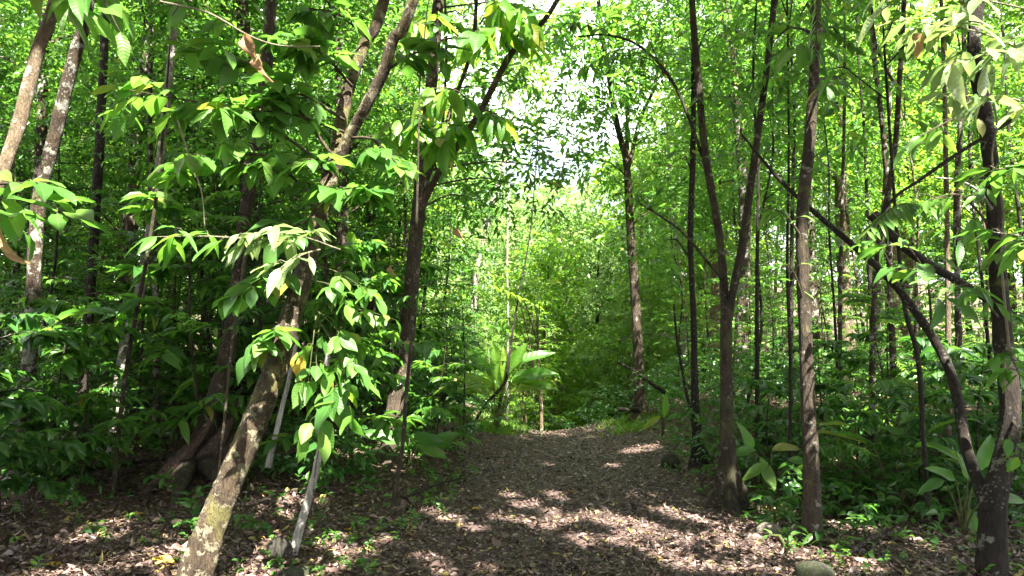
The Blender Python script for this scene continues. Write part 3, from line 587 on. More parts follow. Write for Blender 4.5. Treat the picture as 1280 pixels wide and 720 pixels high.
for a in [(1016, 90, 6.3, 1000, 55, 5.6, 14, 'lance', .3), (1004, 300, 6.3, 960, 260, 6, 10, 'lance', .18), (1005, 380, 6.3, 985, 330, 6, 8, 'lance', .15), (1016, 130, 6.3, 1060, 90, 5.8, 14, 'lance', .24)]:
    spray('t15', *a, rg=RNG, droop=.6)
for a in [(1165, 420, 5.7, 1130, 300, 5.2, 12, 'ellip', .26), (1244, 290, 5.5, 1160, 250, 5, 14, 'lance', .24), (1250, 400, 5.4, 1185, 360, 5, 18, 'lance', .2), (1248, 350, 5.5, 1280, 300, 4.8, 20, 'lance', .22), (1255, 430, 5.4, 1275, 470, 4.9, 20, 'ovate', .15),
          (1120, 358, 6, 1090, 300, 5.6, 12, 'ellip', .22), (1230, 140, 5.5, 1150, 170, 5.1, 14, 'ellip', .2), (1240, 220, 5.5, 1200, 300, 5, 14, 'lance', .2), (1262, 520, 5.4, 1278, 580, 5, 12, 'ovate', .14)]:
    spray('t17', *a, rg=RNG, droop=.5)

for key, lst in MORE.items():
    mb = MB()
    for v, me in lst:
        qd = np.empty(len(me.polygons) * 4, np.int32); me.loops.foreach_get('vertex_index', qd); mb.add(v, qd.reshape(-1, 4))
    o = link('leaves', mb.mesh('leaves', M['leaf_vein'], True), bpy.data.objects[key]); o['kind'] = 'stuff'

# vine with bright rounded leaves on the leaning trunk
vb = P(398, 405, 5.05)
vine = thing('climbing_vine', 'leafy vine with bright rounded leaves hanging in front of the leaning trunk', 'vine', vb)
for a in [(392, 330, 5.05, 470, 372, 4.85, 20, .14), (385, 350, 5.05, 440, 385, 4.85, 16, .15), (398, 390, 5.05, 450, 460, 4.85, 18, .17), (398, 400, 5.05, 430, 505, 4.85, 20, .18), (400, 400, 5.05, 400, 540, 4.8, 16, .19), (395, 395, 5.05, 385, 480, 4.8, 12, .16), (400, 395, 5.05, 495, 400, 4.9, 14, .14), (398, 400, 5.05, 440, 520, 4.8, 12, .2)]:
    branch_spray(vine, vb, P(*a[:3]), P(*a[3:6]), a[6], 'ovate', a[7], r=.005, arch=.1, name='stem', mat='stem_green', rg=RNG, droop=.55, width=1.1)
yl = put_leaf(vine, 'yellow', P(372, 440, 4.95), [.1, 0, -1], [0, -1, .2], .2, vb, 'yellow_leaf'); yl['label'] = 'yellowed leaf hanging low on the vine'
put_leaf(vine, 'yellow', P(408, 470, 4.9), [.3, 0, -1], [0, -1, .2], .13, vb, 'yellow_leaf')

# branches that reach in from trees outside the frame
def overhang(label, sprays, name='overhanging_branch', mat='twig', **k):
    b = P(*sprays[0][:3]); root = thing(name, label, 'branch', b)
    for a in sprays: branch_spray(root, b, P(*a[:3]), P(*a[3:6]), a[6], a[7], a[8], mat=mat, rg=RNG, **k)
    return root, b
overhang('broad-leaved branch reaching in at the left edge below the leaning trunk', [(-60, 235, 3.6, 60, 232, 3.6, 12, 'ellip', .26), (-60, 250, 3.6, 90, 268, 3.6, 10, 'ellip', .27), (-60, 240, 3.6, 30, 290, 3.6, 8, 'ovate', .24)], droop=.15, arch=.05)
overhang('long drooping leaves hanging in at the top left corner', [(-20, -40, 4.2, 110, 15, 4.2, 10, 'lance', .42), (60, -60, 4.4, 150, 40, 4.4, 8, 'ellip', .34)], droop=.4)
overhang('sunlit pale twig with slender finger-like leaves crossing the leaning trunk', [(425, 312, 4.6, 300, 292, 4.2, 30, 'pale', .2), (330, 300, 4.25, 190, 296, 4.2, 16, 'lance', .22), (400, 312, 4.5, 350, 335, 4.15, 14, 'pale', .19)], mat='twig_pale', droop=.35, arch=.06, r=.006)
overhang('sun-glossed pale leaf sprays hanging in at the top right corner', [(1330, 90, 4.1, 1130, 25, 4.2, 26, 'pale', .24), (1330, 150, 4.1, 1180, 120, 4.1, 20, 'pale', .24), (1330, 60, 4.1, 1190, 80, 4.0, 18, 'pale', .26), (1320, 20, 4.2, 1100, -5, 4.3, 16, 'pale', .22)], mat='twig_pale', droop=.45, arch=.06, r=.007)
overhang('bright narrow leaved spray at the right edge beside the dark trunk', [(1340, 230, 4.2, 1235, 215, 4.2, 16, 'lance', .24), (1340, 330, 4.2, 1240, 290, 4.2, 16, 'lance', .24)], droop=.35)
overhang('dull leafy branch arching over the leaf gap above the buttressed tree', [(300, -60, 5.6, 215, 20, 5.3, 12, 'ovate', .2), (300, -60, 5.6, 290, 30, 5.3, 12, 'ellip', .2)], droop=.4)
def bare(label, rows, d, r, mat, name, cat, d1=None, wob=0.0):
    p = px_pts([(x, y, 1) for x, y in rows], d, d1); n = len(p)
    for k, q in enumerate(p): q[3] = r * (1 - .6 * k / n)
    b = np.array(p[0][:3]); mb = MB(); tube(mb, p, 7, .05, .05, None, len(label), wob)
    return tag(link(name, mb.mesh(name, M[mat], True, b), None, b), label, cat)
bare('thin bare twig crossing above the hanging tan dead leaf', [(200, 2), (260, 16), (310, 44), (350, 57), (400, 58)], 4.3, .008, 'twig_pale', 'bare_twig', 'twig')
bare('slim tan vine hanging straight down beside the leaning front trunk', [(306, 320), (300, 370), (290, 430), (281, 520), (273, 600), (276, 640)], 5.6, .014, 'twig', 'hanging_vine', 'vine')
bare('pale dangling twig above the finger-leaved branch', [(222, 150), (238, 200), (252, 240), (256, 285)], 4.4, .006, 'twig_pale', 'hanging_twig', 'twig')
bare('pale liana climbing up the dark forked trunk at the right edge', [(1262, 440), (1252, 330), (1254, 260), (1240, 200), (1246, 150), (1232, 100), (1236, 60)], 5.15, .010, 'twig_pale', 'climbing_liana', 'vine')
bare('white dead stick arching among leaves right of centre', [(1240, 262), (1225, 240), (1200, 226), (1170, 222)], 5.2, .010, 'wood_white', 'dead_stick', 'stick')
bare('dark curved dead branch crossing behind the tall bank tree', [(842, 508), (832, 492), (815, 480), (797, 466), (772, 452)], 14.6, .05, 'bark_dark', 'fallen_branch', 'branch')
bare('short dark log lying by the foot of the tall bank tree', [(800, 513), (786, 512), (772, 511)], 15.0, .06, 'bark_dark', 'fallen_log', 'log')
bare('black limb slanting down across the upper right foliage', [(1265, 150), (1200, 190), (1150, 225), (1115, 250), (1080, 300)], 7.2, .022, 'bark_dark', 'slanting_limb', 'branch')
bare('thick black broken bough among the right trees', [(1090, 268), (1120, 300), (1160, 330), (1220, 365), (1262, 400)], 6.8, .055, 'bark_dark', 'broken_bough', 'branch')
bare('thin pale straight twig slanting down right of the plain brown trunk', [(1020, 195), (1060, 235), (1100, 275)], 6.6, .007, 'twig_pale', 'slanting_twig', 'twig')
def fallen(label, x0, y0, x1, y1, r, mat, name='fallen_branch'):
    a, b = G(x0, y0), G(x1, y1); m_ = (a + b) / 2 + [0, .1, 0]; mb = MB(); up = np.array([0, 0, r + .03])
    sp = tube(mb, [[*(a + up), r], [*(m_ + up * 1.3), r * .8], [*(b + up), r * .3]], 7, .06, .1, None, int(x0))
    for t in (.35, .6, .8):
        q = sp[int(t * len(sp))][:3]; e = q + np.array([(-1) ** int(t * 10) * .12, -.2, .14]); tube(mb, [[*q, r * .4], [*((q + e) / 2 + [0, 0, .02]), r * .3], [*e, r * .12]], 5, .06, 0, None, 3)
    return tag(link(name, mb.mesh(name, M[mat], True, a), None, a), label, 'branch')
fallen('long dark fallen branch lying on the floor at far left', 40, 606, 240, 578, .03, 'bark_dark')
fallen('thin fallen branch lying behind the white leaning stick', 330, 622, 470, 618, .018, 'twig')
fallen('crooked fallen branch by the foot of the slim mossy stem', 505, 628, 590, 600, .016, 'bark_dark')
fallen('broken grey branch lying right of the mossy boulder', 1060, 700, 1150, 668, .02, 'bark_brown')
fallen('short twiggy branch on the path near the bottom edge', 560, 690, 640, 684, .008, 'twig')
def hang_leaf(label, x, y, d, L, kind='dry', dirv=(.15, 0, -1), nv=(-.8, -.7, .1)):
    p = P(x, y, d); o = put_leaf(None, kind, p, dirv, nv, L, (0, 0, 0), 'dead_leaf'); tag(o, label, 'dead leaf'); return o
hang_leaf('curled tan dead leaf caught on the bare twig at the upper left', 305, 44, 4.28, .15, 'dry', (.35, -.2, -.8), (-.3, -.9, .4))
hang_leaf('crumpled pale dead leaf dangling just below the tan one', 324, 68, 4.3, .16, 'dry', (.02, .1, -1), (-.7, -.7, 0))
hang_leaf('brown withered leaf hanging at the left picture edge', -1, 272, 3.6, .24, 'dry', (.05, 0, -1))
hang_leaf('shrivelled brown leaf hanging alone over the bright clearing', 571, 282, 9, .2)
hang_leaf('greyish dead leaf among the pale sprays at the top right', 1142, 42, 4.2, .14, 'dry', (.4, 0, -1), (-.2, -.8, .5))
hang_leaf('orange leaf low in front of the flaky-barked tree', 488, 332, 6.5, .11)

# white leaning stick, stones, rotten log
p = G(366, 690)
bare('bleached white stick leaning in the ground right of the leaning tree', [(366, 694), (374, 655), (384, 615), (393, 580), (398, 555), (403, 500), (410, 430)], 5.85, .038, 'wood_white', 'leaning_stick', 'stick', 6.0, .03)
bare('short pale mossy stake leaning behind the leaning front trunk', [(335, 585), (342, 555), (350, 520), (362, 470), (372, 420)], 8.0, .038, 'wood_white', 'leaning_stake', 'stick', 8.2)
bare('thin straight twig standing beside the white leaning stick', [(391, 645), (392, 610), (396, 575), (402, 545)], 5.8, .006, 'twig', 'thin_twig', 'twig')
def rock(label, x, y, sx, sy, sz, mat, seed):
    g = G(x, y); rg = np.random.default_rng(seed); n, m_ = 20, 30
    a = np.linspace(.02, np.pi - .02, n); b = np.arange(m_) / m_ * 2 * np.pi
    A, B = np.meshgrid(a, b, indexing='ij'); U = np.stack([np.sin(A) * np.cos(B), np.sin(A) * np.sin(B), np.cos(A)], -1)
    r = np.ones(A.shape)
    for k in range(7):
        v = unit(rg.normal(size=3)); r = np.minimum(r, rg.uniform(.78, 1.0) / np.maximum(.3, U @ v))
    r = np.minimum(r, 1.1) * (1 + .02 * rg.normal(size=r.shape)); V = U * r[..., None] * np.array([sx, sy, sz]); V[..., 2] += sz * .45
    i = np.arange(n - 1)[:, None] * m_; j = np.arange(m_)[None]
    Qd = np.stack([i + j, i + m_ + j, i + m_ + (j + 1) % m_, i + (j + 1) % m_], -1).reshape(-1, 4)
    return tag(link('rock', mesh_np('rock', V.reshape(-1, 3), [Qd], M[mat], True), None, g), label, 'rock')
rock('small mossy stone at the foot of the white leaning stick', 349, 696, .10, .09, .10, 'rock', 1)
rock('low round mossy stone at the bottom edge below the white stick', 372, 722, .13, .1, .05, 'rock', 2)
rock('bare grey-brown stone at the right path edge', 962, 670, .12, .10, .08, 'rock_bare', 3)
rock('large mossy boulder cut by the bottom edge at right', 1018, 727, .14, .13, .09, 'rock', 4)
rock('mossy stone on the right path edge by the slim dark tree', 838, 585, .13, .12, .13, 'rock', 5)
b0 = G(205, 628); log = thing('rotten_log', 'splintered rotten log leaning on the buttress roots at left', 'log', b0)
for k in range(9):
    rg = np.random.default_rng(k); x0 = 168 + 11 * k; p0 = P(x0, 628 - k * 1.5, 8.0 + .05 * k); p1 = P(255 + 7 * k, 545 - 10 * (k % 4) - 3 * k, 8.35 + .06 * k)
    mb = MB(); tube(mb, [[*p0, .02 + .01 * (k % 3)], [*(p0 * .6 + p1 * .4 + [0, 0, .03 * (k % 2)]), .05 + .012 * (k % 3)], [*(p0 * .2 + p1 * .8), .045], [*p1, .012]], 6, .09, .22, None, k)
    link('splinter', mb.mesh('splinter', M['wood_rot'], False, b0), log)

# roots of the buttressed tree running to the left
rt, rb = R['t5']
for k, (x, y, x2, y2) in enumerate([(236, 600, 180, 622), (250, 610, 300, 628), (240, 606, 215, 636)]):
    mb = MB(); a, b = P(x, y - 34, 8.6), G(x2, y2); tube(mb, [[*a, .12], [*((a + b) / 2 + [0, 0, .05]), .085], [*(b + [0, 0, -.02]), .03]], 9, .07, .1, None, k)
    link('root', mb.mesh('root', M['bark_mossy'], True, rb), rt)

# ------------------------------------------------------------------ broad-leaved herbs: every leaf an object
def herb(label, x, y, n, kind, L, h, spread=.5, name='broad_leaved_plant', ground_p=None, lean=0.0, seed=0, aims=None):
    rg = np.random.default_rng(seed + 77); g = G(x, y) if ground_p is None else np.asarray(ground_p); root = thing(name, label, 'plant', g)
    for k in range(n):
        a = k * 2.4 + rg.uniform(-.3, .3); hh = h * rg.uniform(.6, 1.1)
        e = g + np.array([math.cos(a) * spread * rg.uniform(.3, .8) + lean * hh, math.sin(a) * spread * rg.uniform(.3, .8), hh])
        d = np.array([math.cos(a), math.sin(a), rg.uniform(-.3, .9)])
        if aims: ax, ay, dx, dz = aims[k % len(aims)]; e = P(ax, ay, g[1] + rg.uniform(-.1, .1)); d = np.array([dx, -.25, dz])
        mb = MB(); tube(mb, [[*g, .011], [*((g + e) / 2 + [0, 0, .06]), .009], [*e, .006]], 6, .08, 0, None, k)
        st = link('stem', mb.mesh('stem', M['stem_green'], True, g), root)
        put_leaf(st, kind, e, d, [rg.normal() * .2, -.75, .6] if aims else [0, 0, 1] if abs(d[2]) < .9 else [0, -1, .3], L * rg.uniform(.8, 1.1), g)
    return root
herb('bright banana-like plant with paddle leaves at the left of the path end', 620, 540, 14, 'paddle', .85, 1.2, aims=[(628, 480, .35, 1), (618, 485, -.35, 1), (632, 470, .5, .8), (625, 490, -.9, .5), (640, 488, 1, .25), (630, 478, .05, 1), (622, 478, -.1, 1), (636, 462, .7, .55), (640, 470, 1, .1), (650, 478, 1, -.15), (616, 470, -.6, .6), (610, 488, -.8, .1), (640, 478, .9, .35), (612, 495, -.5, .3)], seed=1)
herb('low plant with one long drooping leaf right of the flaky-barked tree', 512, 585, 4, 'paddle_dark', .55, .6, aims=[(512, 546, 1, -.05), (520, 556, 1, -.35), (505, 552, -.8, .2), (525, 565, .6, .4)], seed=2)
herb('small yellow-green leafed plant by the dark fallen branch right of the path', 828, 545, 3, 'paddle', .42, .5, aims=[(830, 522, .1, 1), (826, 520, -.8, -.5), (834, 524, .6, .3)], seed=3)
herb('wide dark paddle-leaved plant between the two-stemmed tree and plain brown trunk', 962, 635, 6, 'paddle_dark', .36, .7, aims=[(945, 562, -1, .0), (940, 566, -.35, 1), (950, 572, .15, -.5), (965, 562, 1, .3), (985, 575, 1, -.05), (960, 580, -.9, -.3)], seed=4)
herb('large glossy-leaved plant on the ground left of the forked right tree', 1205, 668, 7, 'paddle_dark', .34, .6, aims=[(1205, 630, .1, -.6), (1215, 610, -.1, 1), (1195, 600, -.9, .4), (1222, 590, .3, .9), (1180, 600, -.8, -.2), (1230, 625, .8, .2), (1210, 600, -.5, .9)], seed=5)
herb('upright paddle-leaved plant in the shade behind the crooked dark stem', 1122, 640, 6, 'paddle_dark', .5, .8, seed=6, name='upright_plant')
herb('broad-leaved plant in shade right of the spotted pole', 1085, 610, 6, 'paddle_dark', .5, .9, seed=7, name='upright_plant')
herb('small two-leaved seedling right behind the leaning front trunk foot', 238, 668, 3, 'ovate', .17, .1, seed=8, name='seedling', spread=.2)
herb('tiny bright seedling at the foot of the plain brown trunk', 1045, 690, 4, 'ovate', .13, .12, seed=9, name='seedling', spread=.2)
herb('young seedling at the lit path edge beside the bare stone', 985, 690, 5, 'ovate', .1, .14, seed=10, name='seedling', spread=.2)

# palm fronds: a rachis with leaflets on both sides
def frond(label, x, y, d, x2, y2, d2, L, n, name='palm_frond', kind='lance', hang=.4):
    a, b = P(x, y, d), P(x2, y2, d2); root = thing(name, label, 'palm frond', a); mb = MB()
    md = (a + b) / 2 + [0, 0, .18 * np.linalg.norm(b - a)]
    sp = tube(mb, [[*a, .010], [*md, .007], [*b, .003]], 6, .05, 0, None, n); link('stem', mb.mesh('stem', M['stem_green'], True, a), root)
    for k in range(n):
        t = .12 + .86 * k / n; i = int(t * (len(sp) - 2)); q = sp[i][:3]; ax = unit(sp[i + 1][:3] - q); sd = unit(np.cross(ax, [0, 0, 1]))
        sg = 1 if k % 2 else -1; put_leaf(root, kind, q, ax * .6 + sd * sg + np.array([0, 0, -hang]), np.array([0, 0, 1.]) + ax * .2, L * math.sin(.35 + 2.4 * t), a, 'leaflet', .8)
    return root
frond('sunlit palm frond arching in the clearing among the right-hand stems', 1180, 520, 8.6, 1085, 478, 8.2, .42, 34)
frond('shaded palm frond hanging over the thick broken bough', 1180, 268, 6.2, 1070, 302, 5.8, .30, 30)
frond('dark feathery frond hanging in front of the plain brown trunk', 1030, -20, 5.8, 1018, 88, 5.4, .20, 24, hang=.8)
frond('low green frond beside the broad-leaved plant at right', 1075, 590, 8.0, 1010, 560, 7.7, .34, 26)
frond('pale frond lit above the undergrowth behind the spotted pole', 1120, 545, 10.5, 1040, 520, 10.2, .5, 28)

# ------------------------------------------------------------------ labels for the many smaller plants
def where(x, y):
    """Words for a spot, from the named trees about it."""
    px = pix(np.array([x, y, 1.0]))[0]; best = sorted(LAND, key=lambda q: abs(pix(np.array([q[1][0], q[1][1], 1.0]))[0] - px) + 12 * abs(q[1][1] - y))[0]
    bp = pix(np.array([best[1][0], best[1][1], 1.0]))[0]; dy = y - best[1][1]
    rel = 'in front of' if dy < -.8 else ('far behind' if dy > 5 else 'behind' if dy > 1.2 else 'close by')
    sidew = 'left' if px < bp - 25 else 'right' if px > bp + 25 else ''
    return (rel + (' and ' + sidew + ' of ' if sidew and rel != 'close by' else ' ') if not (rel == 'close by' and sidew) else 'just ' + sidew + ' of ').replace('in front of and', 'in front and') + best[0]
USED = {}
def auto_label(desc, x, y):
    """The first true description that no earlier plant has."""
    sx = lambda q: pix(np.array([q[0], q[1], 1.0]))[0]
    px = sx((x, y)); ls = sorted(LAND, key=lambda q: sx(q[1])); lf = [q for q in ls if sx(q[1]) < px - 4]; rt = [q for q in ls if sx(q[1]) > px + 4]
    c = [desc + ' ' + where(x, y)]
    if lf and rt: c.append(desc + ' seen between ' + lf[-1][0] + ' and ' + rt[0][0])
    if lf: c.append(desc + ' seen next right of ' + lf[-1][0])
    if rt: c.append(desc + ' seen next left of ' + rt[0][0])
    for t in list(c):
        far_ = USED.get(t)
        if far_: c.append(('farther ' if y > max(far_) else 'nearer ' if y < min(far_) else 'middle ') + t)
    if len(lf) > 1 and rt: c.append(desc + ' seen right of ' + lf[-2][0] + ' towards ' + rt[0][0])
    for t in c:
        if t not in USED and len(t.split()) <= 16: break
    USED.setdefault(t, []).append(y); return t

# sapling protos: a stem with flat leafy side sprays
def sapling_meshes(rg, H, nb, bl, L, aspect, lm, bark, per=11, fine=True, lean=0.0, low=.18):
    mb = MB(); lb = MB()
    top = np.array([lean * H + rg.normal() * .1, rg.normal() * .2, H]); midp = top * .5 + np.array([rg.normal() * .12, rg.normal() * .12, 0])
    sp = tube(mb, [[0, 0, -.1, .009 + H * .0045], [*midp, .006 + H * .003], [*top, .004]], 7, .15, .04, None, int(rg.integers(999)))
    for k in range(nb):
        t = low + (1 - low) * (k + rg.uniform(0, 1)) / nb; q = sp[int(min(.999, t) * (len(sp) - 1))][:3]
        a = k * 2.4 + rg.uniform(-.5, .5); ln = bl * (1.15 - .6 * t) * rg.uniform(.6, 1.2)
        e = q + np.array([math.cos(a) * ln, math.sin(a) * ln, ln * rg.uniform(-.1, .45)])
        tube(mb, [[*q, .008], [*((q + e) / 2 + [0, 0, .08 * ln]), .006], [*e, .003]], 4, .2, 0, None, k)
        # side twigs off the branch
        nt_ = 3; tp = np.array([q + (e - q) * u for u in np.linspace(.3, .95, nt_)]); dv = e - q; sd = unit(np.cross(dv, [0, 0, 1]))
        td = np.array([unit(dv) * .7 + sd * (1 if i % 2 else -1) * .8 + rg.normal(size=3) * .2 for i in range(nt_)])
        tp = np.vstack([tp, q + (e - q) * .45]); td = np.vstack([td, unit(dv)])
        leaf_soup(lb, *twig_leaves(rg, tp, td, per, ln * .5, L, aspect, .25, .75), fine)
    return mb.mesh('trunk', M[bark], True), lb.mesh('crown', M[lm], False)
rg0 = np.random.default_rng(99)
SAP = []
for k, (H, nb, bl, L, asp, lm, bark, desc, lean) in enumerate([
        (3.2, 14, .9, .11, .45, 'leaf_mid', 'bark_brown', 'slim leafy sapling', 0), (4.6, 18, 1.1, .15, .42, 'leaf_mid', 'bark_dark', 'tall green sapling', .06), (5.8, 22, 1.3, .17, .42, 'leaf_bright', 'bark_tan', 'high bright-leaved sapling', -.05),
        (2.2, 10, .8, .25, .5, 'leaf_dark', 'bark_dark', 'low dark-leaved sapling', 0), (3.8, 18, 1.0, .10, .35, 'leaf_bright', 'bark_brown', 'fine-leaved bright sapling', -.08), (5.2, 20, 1.2, .18, .4, 'leaf_dark', 'bark_dark', 'tall dark-leaved sapling', .1),
        (2.8, 10, 1.0, .29, .42, 'leaf_mid', 'bark_mossy', 'broad-leaved sapling', .1), (6.6, 24, 1.4, .16, .45, 'leaf_mid', 'bark_lichen', 'very tall leafy sapling', -.1), (4.2, 18, 1.1, .19, .26, 'leaf_dark', 'bark_brown', 'narrow-leaved drooping sapling', .05)]):
    SAP.append((*sapling_meshes(rg0, H, int(nb * 1.25), bl, L * .85, asp, lm, bark, 13, lean=lean), desc, H))
POLE0 = len(SAP)
def pole_meshes(rg, H, r, lean, crook, lm, bark, L):
    mb = MB(); pts = [[0, 0, -.1, r * 1.3], [0, 0, .15, r]]
    for t in (.2, .4, .6, .8, 1.0): pts.append([lean * H * t + rg.normal() * crook, rg.normal() * crook, H * t, r * (1 - .6 * t)])
    sp = tube(mb, pts, 8, .12, .05, None, int(rg.integers(999))); cl = []
    for k in range(7):
        q = sp[int((.5 + .49 * k / 7) * (len(sp) - 1))][:3]; a = k * 2.4; c = q + np.array([math.cos(a) * .8, math.sin(a) * .8, .3])
        tube(mb, [[*q, .01], [*((q + c) / 2 + [0, 0, .1]), .007], [*c, .003]], 4, .25, 0, None, k); cl.append([*c, .5, .5, .3])
    return mb.mesh('trunk', M[bark], True), crown_cloud(rg, cl, 12, 9, .3, L, .42, mask=False).mesh('crown', M[lm], False)
for H, r, lean, crook, lm, bark, L, desc in [(8, .04, .03, .03, 'leaf_mid', 'bark_dark', .12, 'thin dark pole-like tree'), (7, .028, -.08, .08, 'leaf_bright', 'bark_tan', .12, 'thin wavy tan stem'), (9, .048, .06, .05, 'leaf_mid', 'bark_lichen', .13, 'slim lichen-spotted tree'), (6, .022, .12, .10, 'leaf_mid', 'bark_dark', .11, 'crooked black stem')]:
    SAP.append((*pole_meshes(rg0, H, r, lean, crook, lm, bark, L), desc, H))
COUNT = {}
def place_sapling(k, x, y, rz, s, name='sapling', group='saplings in the understory'):
    tm, cm, desc, H = SAP[k]; z = float(zg(x, y)) - .05
    lab = auto_label(desc, x, y)
    r = thing(name, lab, 'sapling', (x, y, z), group); r.rotation_euler = (0, 0, rz); r.scale = (s, s, s)
    link('trunk', tm, r); link('crown', cm, r); return r
prng = np.random.default_rng(2024); placed = []
for k, px_, y_, s_ in [(3, 15, 7.3, .95), (6, 62, 7.6, .8), (3, -20, 6.6, .9), (0, 110, 8.2, .8), (4, 1105, 8.4, .6), (3, 1140, 7.4, .6), (6, 1060, 7.6, .5), (3, 1215, 7.6, .7), (3, 960, 8.6, .6), (6, 545, 9.6, .6), (3, 560, 11, .7), (0, 580, 12, .8)]:
    x_ = (px_ - 640) / FPX * y_; placed.append((x_, y_)); place_sapling(k, x_, y_, prng.uniform(0, 6.28), s_)
def try_place(n, xr, yr, kinds, mind, smin=.8, smax=1.2, ok=lambda x, y: True, tries=4000):
    c = 0
    for _ in range(tries):
        if c >= n: break
        y = prng.uniform(*yr); px = prng.uniform(*xr); x = (px - 640) / FPX * y
        if path_l(y) - .9 < x < path_r(y) + .9 and y < 20: continue
        if not ok(x, y) or any((x - a) ** 2 + (y - b) ** 2 < mind ** 2 for a, b in placed): continue
        placed.append((x, y)); place_sapling(int(prng.choice(kinds)), x, y, prng.uniform(0, 6.28), prng.uniform(smin, smax)); c += 1
try_place(30, (-60, 520), (8.6, 13), [0, 1, 3, 5, 6, 8], .8)
try_place(30, (-80, 560), (13, 21), [1, 2, 5, 7, 8, 0], .9, .9, 1.3)
try_place(16, (900, 1340), (7.6, 11), [0, 3, 4, 6, 9], .8, .55, .8)
try_place(26, (850, 1400), (11, 19), [0, 3, 4, 6, 1], .9, .6, .9)
try_place(34, (850, 1380), (9.5, 21), [9, 10, 11, 12], .5, .85, 1.2)
try_place(20, (-60, 520), (9.5, 19), [9, 10, 11, 12], .5, .85, 1.2)
try_place(12, (500, 585), (14.5, 19), [0, 2, 4, 6], .7, .6, .9)
try_place(16, (560, 860), (21, 30), [0, 2, 4, 6, 3], 1.0, .6, 1.0)

# ------------------------------------------------------------------ forest trees behind: trunk and crown copies
def forest_proto(rg, H, r, clumps, spread, lm, bark, L, low=.45, twigs=9):
    mb = MB(); cl = []
    lean = rg.normal(size=2) * .04 * H
    sp = tube(mb, [[0, 0, -.2, r * 1.25], [rg.normal() * .1, rg.normal() * .1, H * .3, r], [lean[0] * .5, lean[1] * .5, H * .65, r * .75], [lean[0], lean[1], H, r * .2]], 9, .25, .05, (.8, .25, 4, 1, rg.uniform(0, 6)), int(rg.integers(999)))
    for k in range(clumps):
        t = low + (1.02 - low) * (k + rg.uniform(0, 1)) / clumps; q = sp[int(min(.98, t) * (len(sp) - 1))][:3]; a = k * 2.4 + rg.uniform(-.4, .4)
        rr = spread * (1.1 - .45 * (t - low) / (1 - low)) * rg.uniform(.45, 1); c = q + np.array([math.cos(a) * rr, math.sin(a) * rr, rr * rg.uniform(0, .5)])
        tube(mb, [[*q, r * .28], [*((q + c) / 2 + [0, 0, .12 * rr]), r * .18], [*c, .01]], 5, .3, .04, None, k)
        cl.append([*c, *(np.array([1, 1, .62]) * spread * rg.uniform(.38, .62))])
    lb = crown_cloud(rg, cl, twigs, 9, .4, L, .45, mask=False)
    return mb.mesh('trunk', M[bark], True), lb.mesh('crown', M[lm], False)
rg1 = np.random.default_rng(5)
FT = []
for H, r, n, s_, lm, bark, L, desc, low in [(11, .11, 16, 1.9, 'leaf_mid', 'bark_brown', .2, 'mid-sized brown-trunked forest tree', .30), (13, .14, 18, 2.3, 'leaf_bright', 'bark_tan', .22, 'tall tan-trunked forest tree', .35), (10, .09, 14, 1.6, 'leaf_dark', 'bark_dark', .2, 'dark slim forest tree', .25),
                                            (12, .10, 16, 2.0, 'leaf_mid', 'bark_lichen', .2, 'lichened forest tree', .4), (9, .08, 14, 1.7, 'leaf_bright', 'bark_pale', .2, 'small pale-trunked forest tree', .2), (14, .13, 18, 2.5, 'leaf_far', 'bark_brown', .25, 'high bright-crowned tree', .15)]:
    FT.append((*forest_proto(rg1, H, r, n, s_, lm, bark, L * .66, low, 25), desc))
for H, s_, lm, desc in [(9.6, 1.9, 'leaf_far', 'bushy bright tree'), (8.2, 1.8, 'leaf_bright', 'rounded leafy tree')]:
    FT.append((*forest_proto(rg1, H, .07, 22, s_, lm, 'bark_tan', .24, .04, 11), desc))
fplaced = []
def place_tree(k, x, y, rz, s):
    tm, cm, desc = FT[k]; lab = auto_label(desc, x, y)
    r_ = thing('forest_tree', lab, 'tree', (x, y, float(zg(x, y))), 'forest trees behind the path'); r_.rotation_euler = (0, 0, rz); r_.scale = (s, s, s)
    link('trunk', tm, r_); link('crown', cm, r_)
def try_tree(n, xr, yr, kinds, mind, smin=.85, smax=1.15):
    c = 0
    for _ in range(5000):
        if c >= n: break
        y = prng.uniform(*yr); px = prng.uniform(*xr); x = (px - 640) / FPX * y
        if y < 24 and path_l(min(y, 19)) - 1.6 < x < path_r(min(y, 19)) + 1.8: continue
        if any((x - a) ** 2 + (y - b) ** 2 < mind ** 2 for a, b in fplaced): continue
        fplaced.append((x, y)); place_tree(int(prng.choice(kinds)), x, y, prng.uniform(0, 6.28), prng.uniform(smin, smax)); c += 1
try_tree(16, (-120, 540), (11.5, 20), [0, 2, 3, 0], 1.5)
try_tree(18, (-160, 560), (20, 34), [0, 1, 3, 4, 5], 2.2, .95, 1.3)
try_tree(9, (830, 1400), (13, 21), [1, 2, 3], 1.8)
try_tree(18, (850, 1440), (21, 36), [0, 1, 3, 4, 5], 2.2, .95, 1.3)
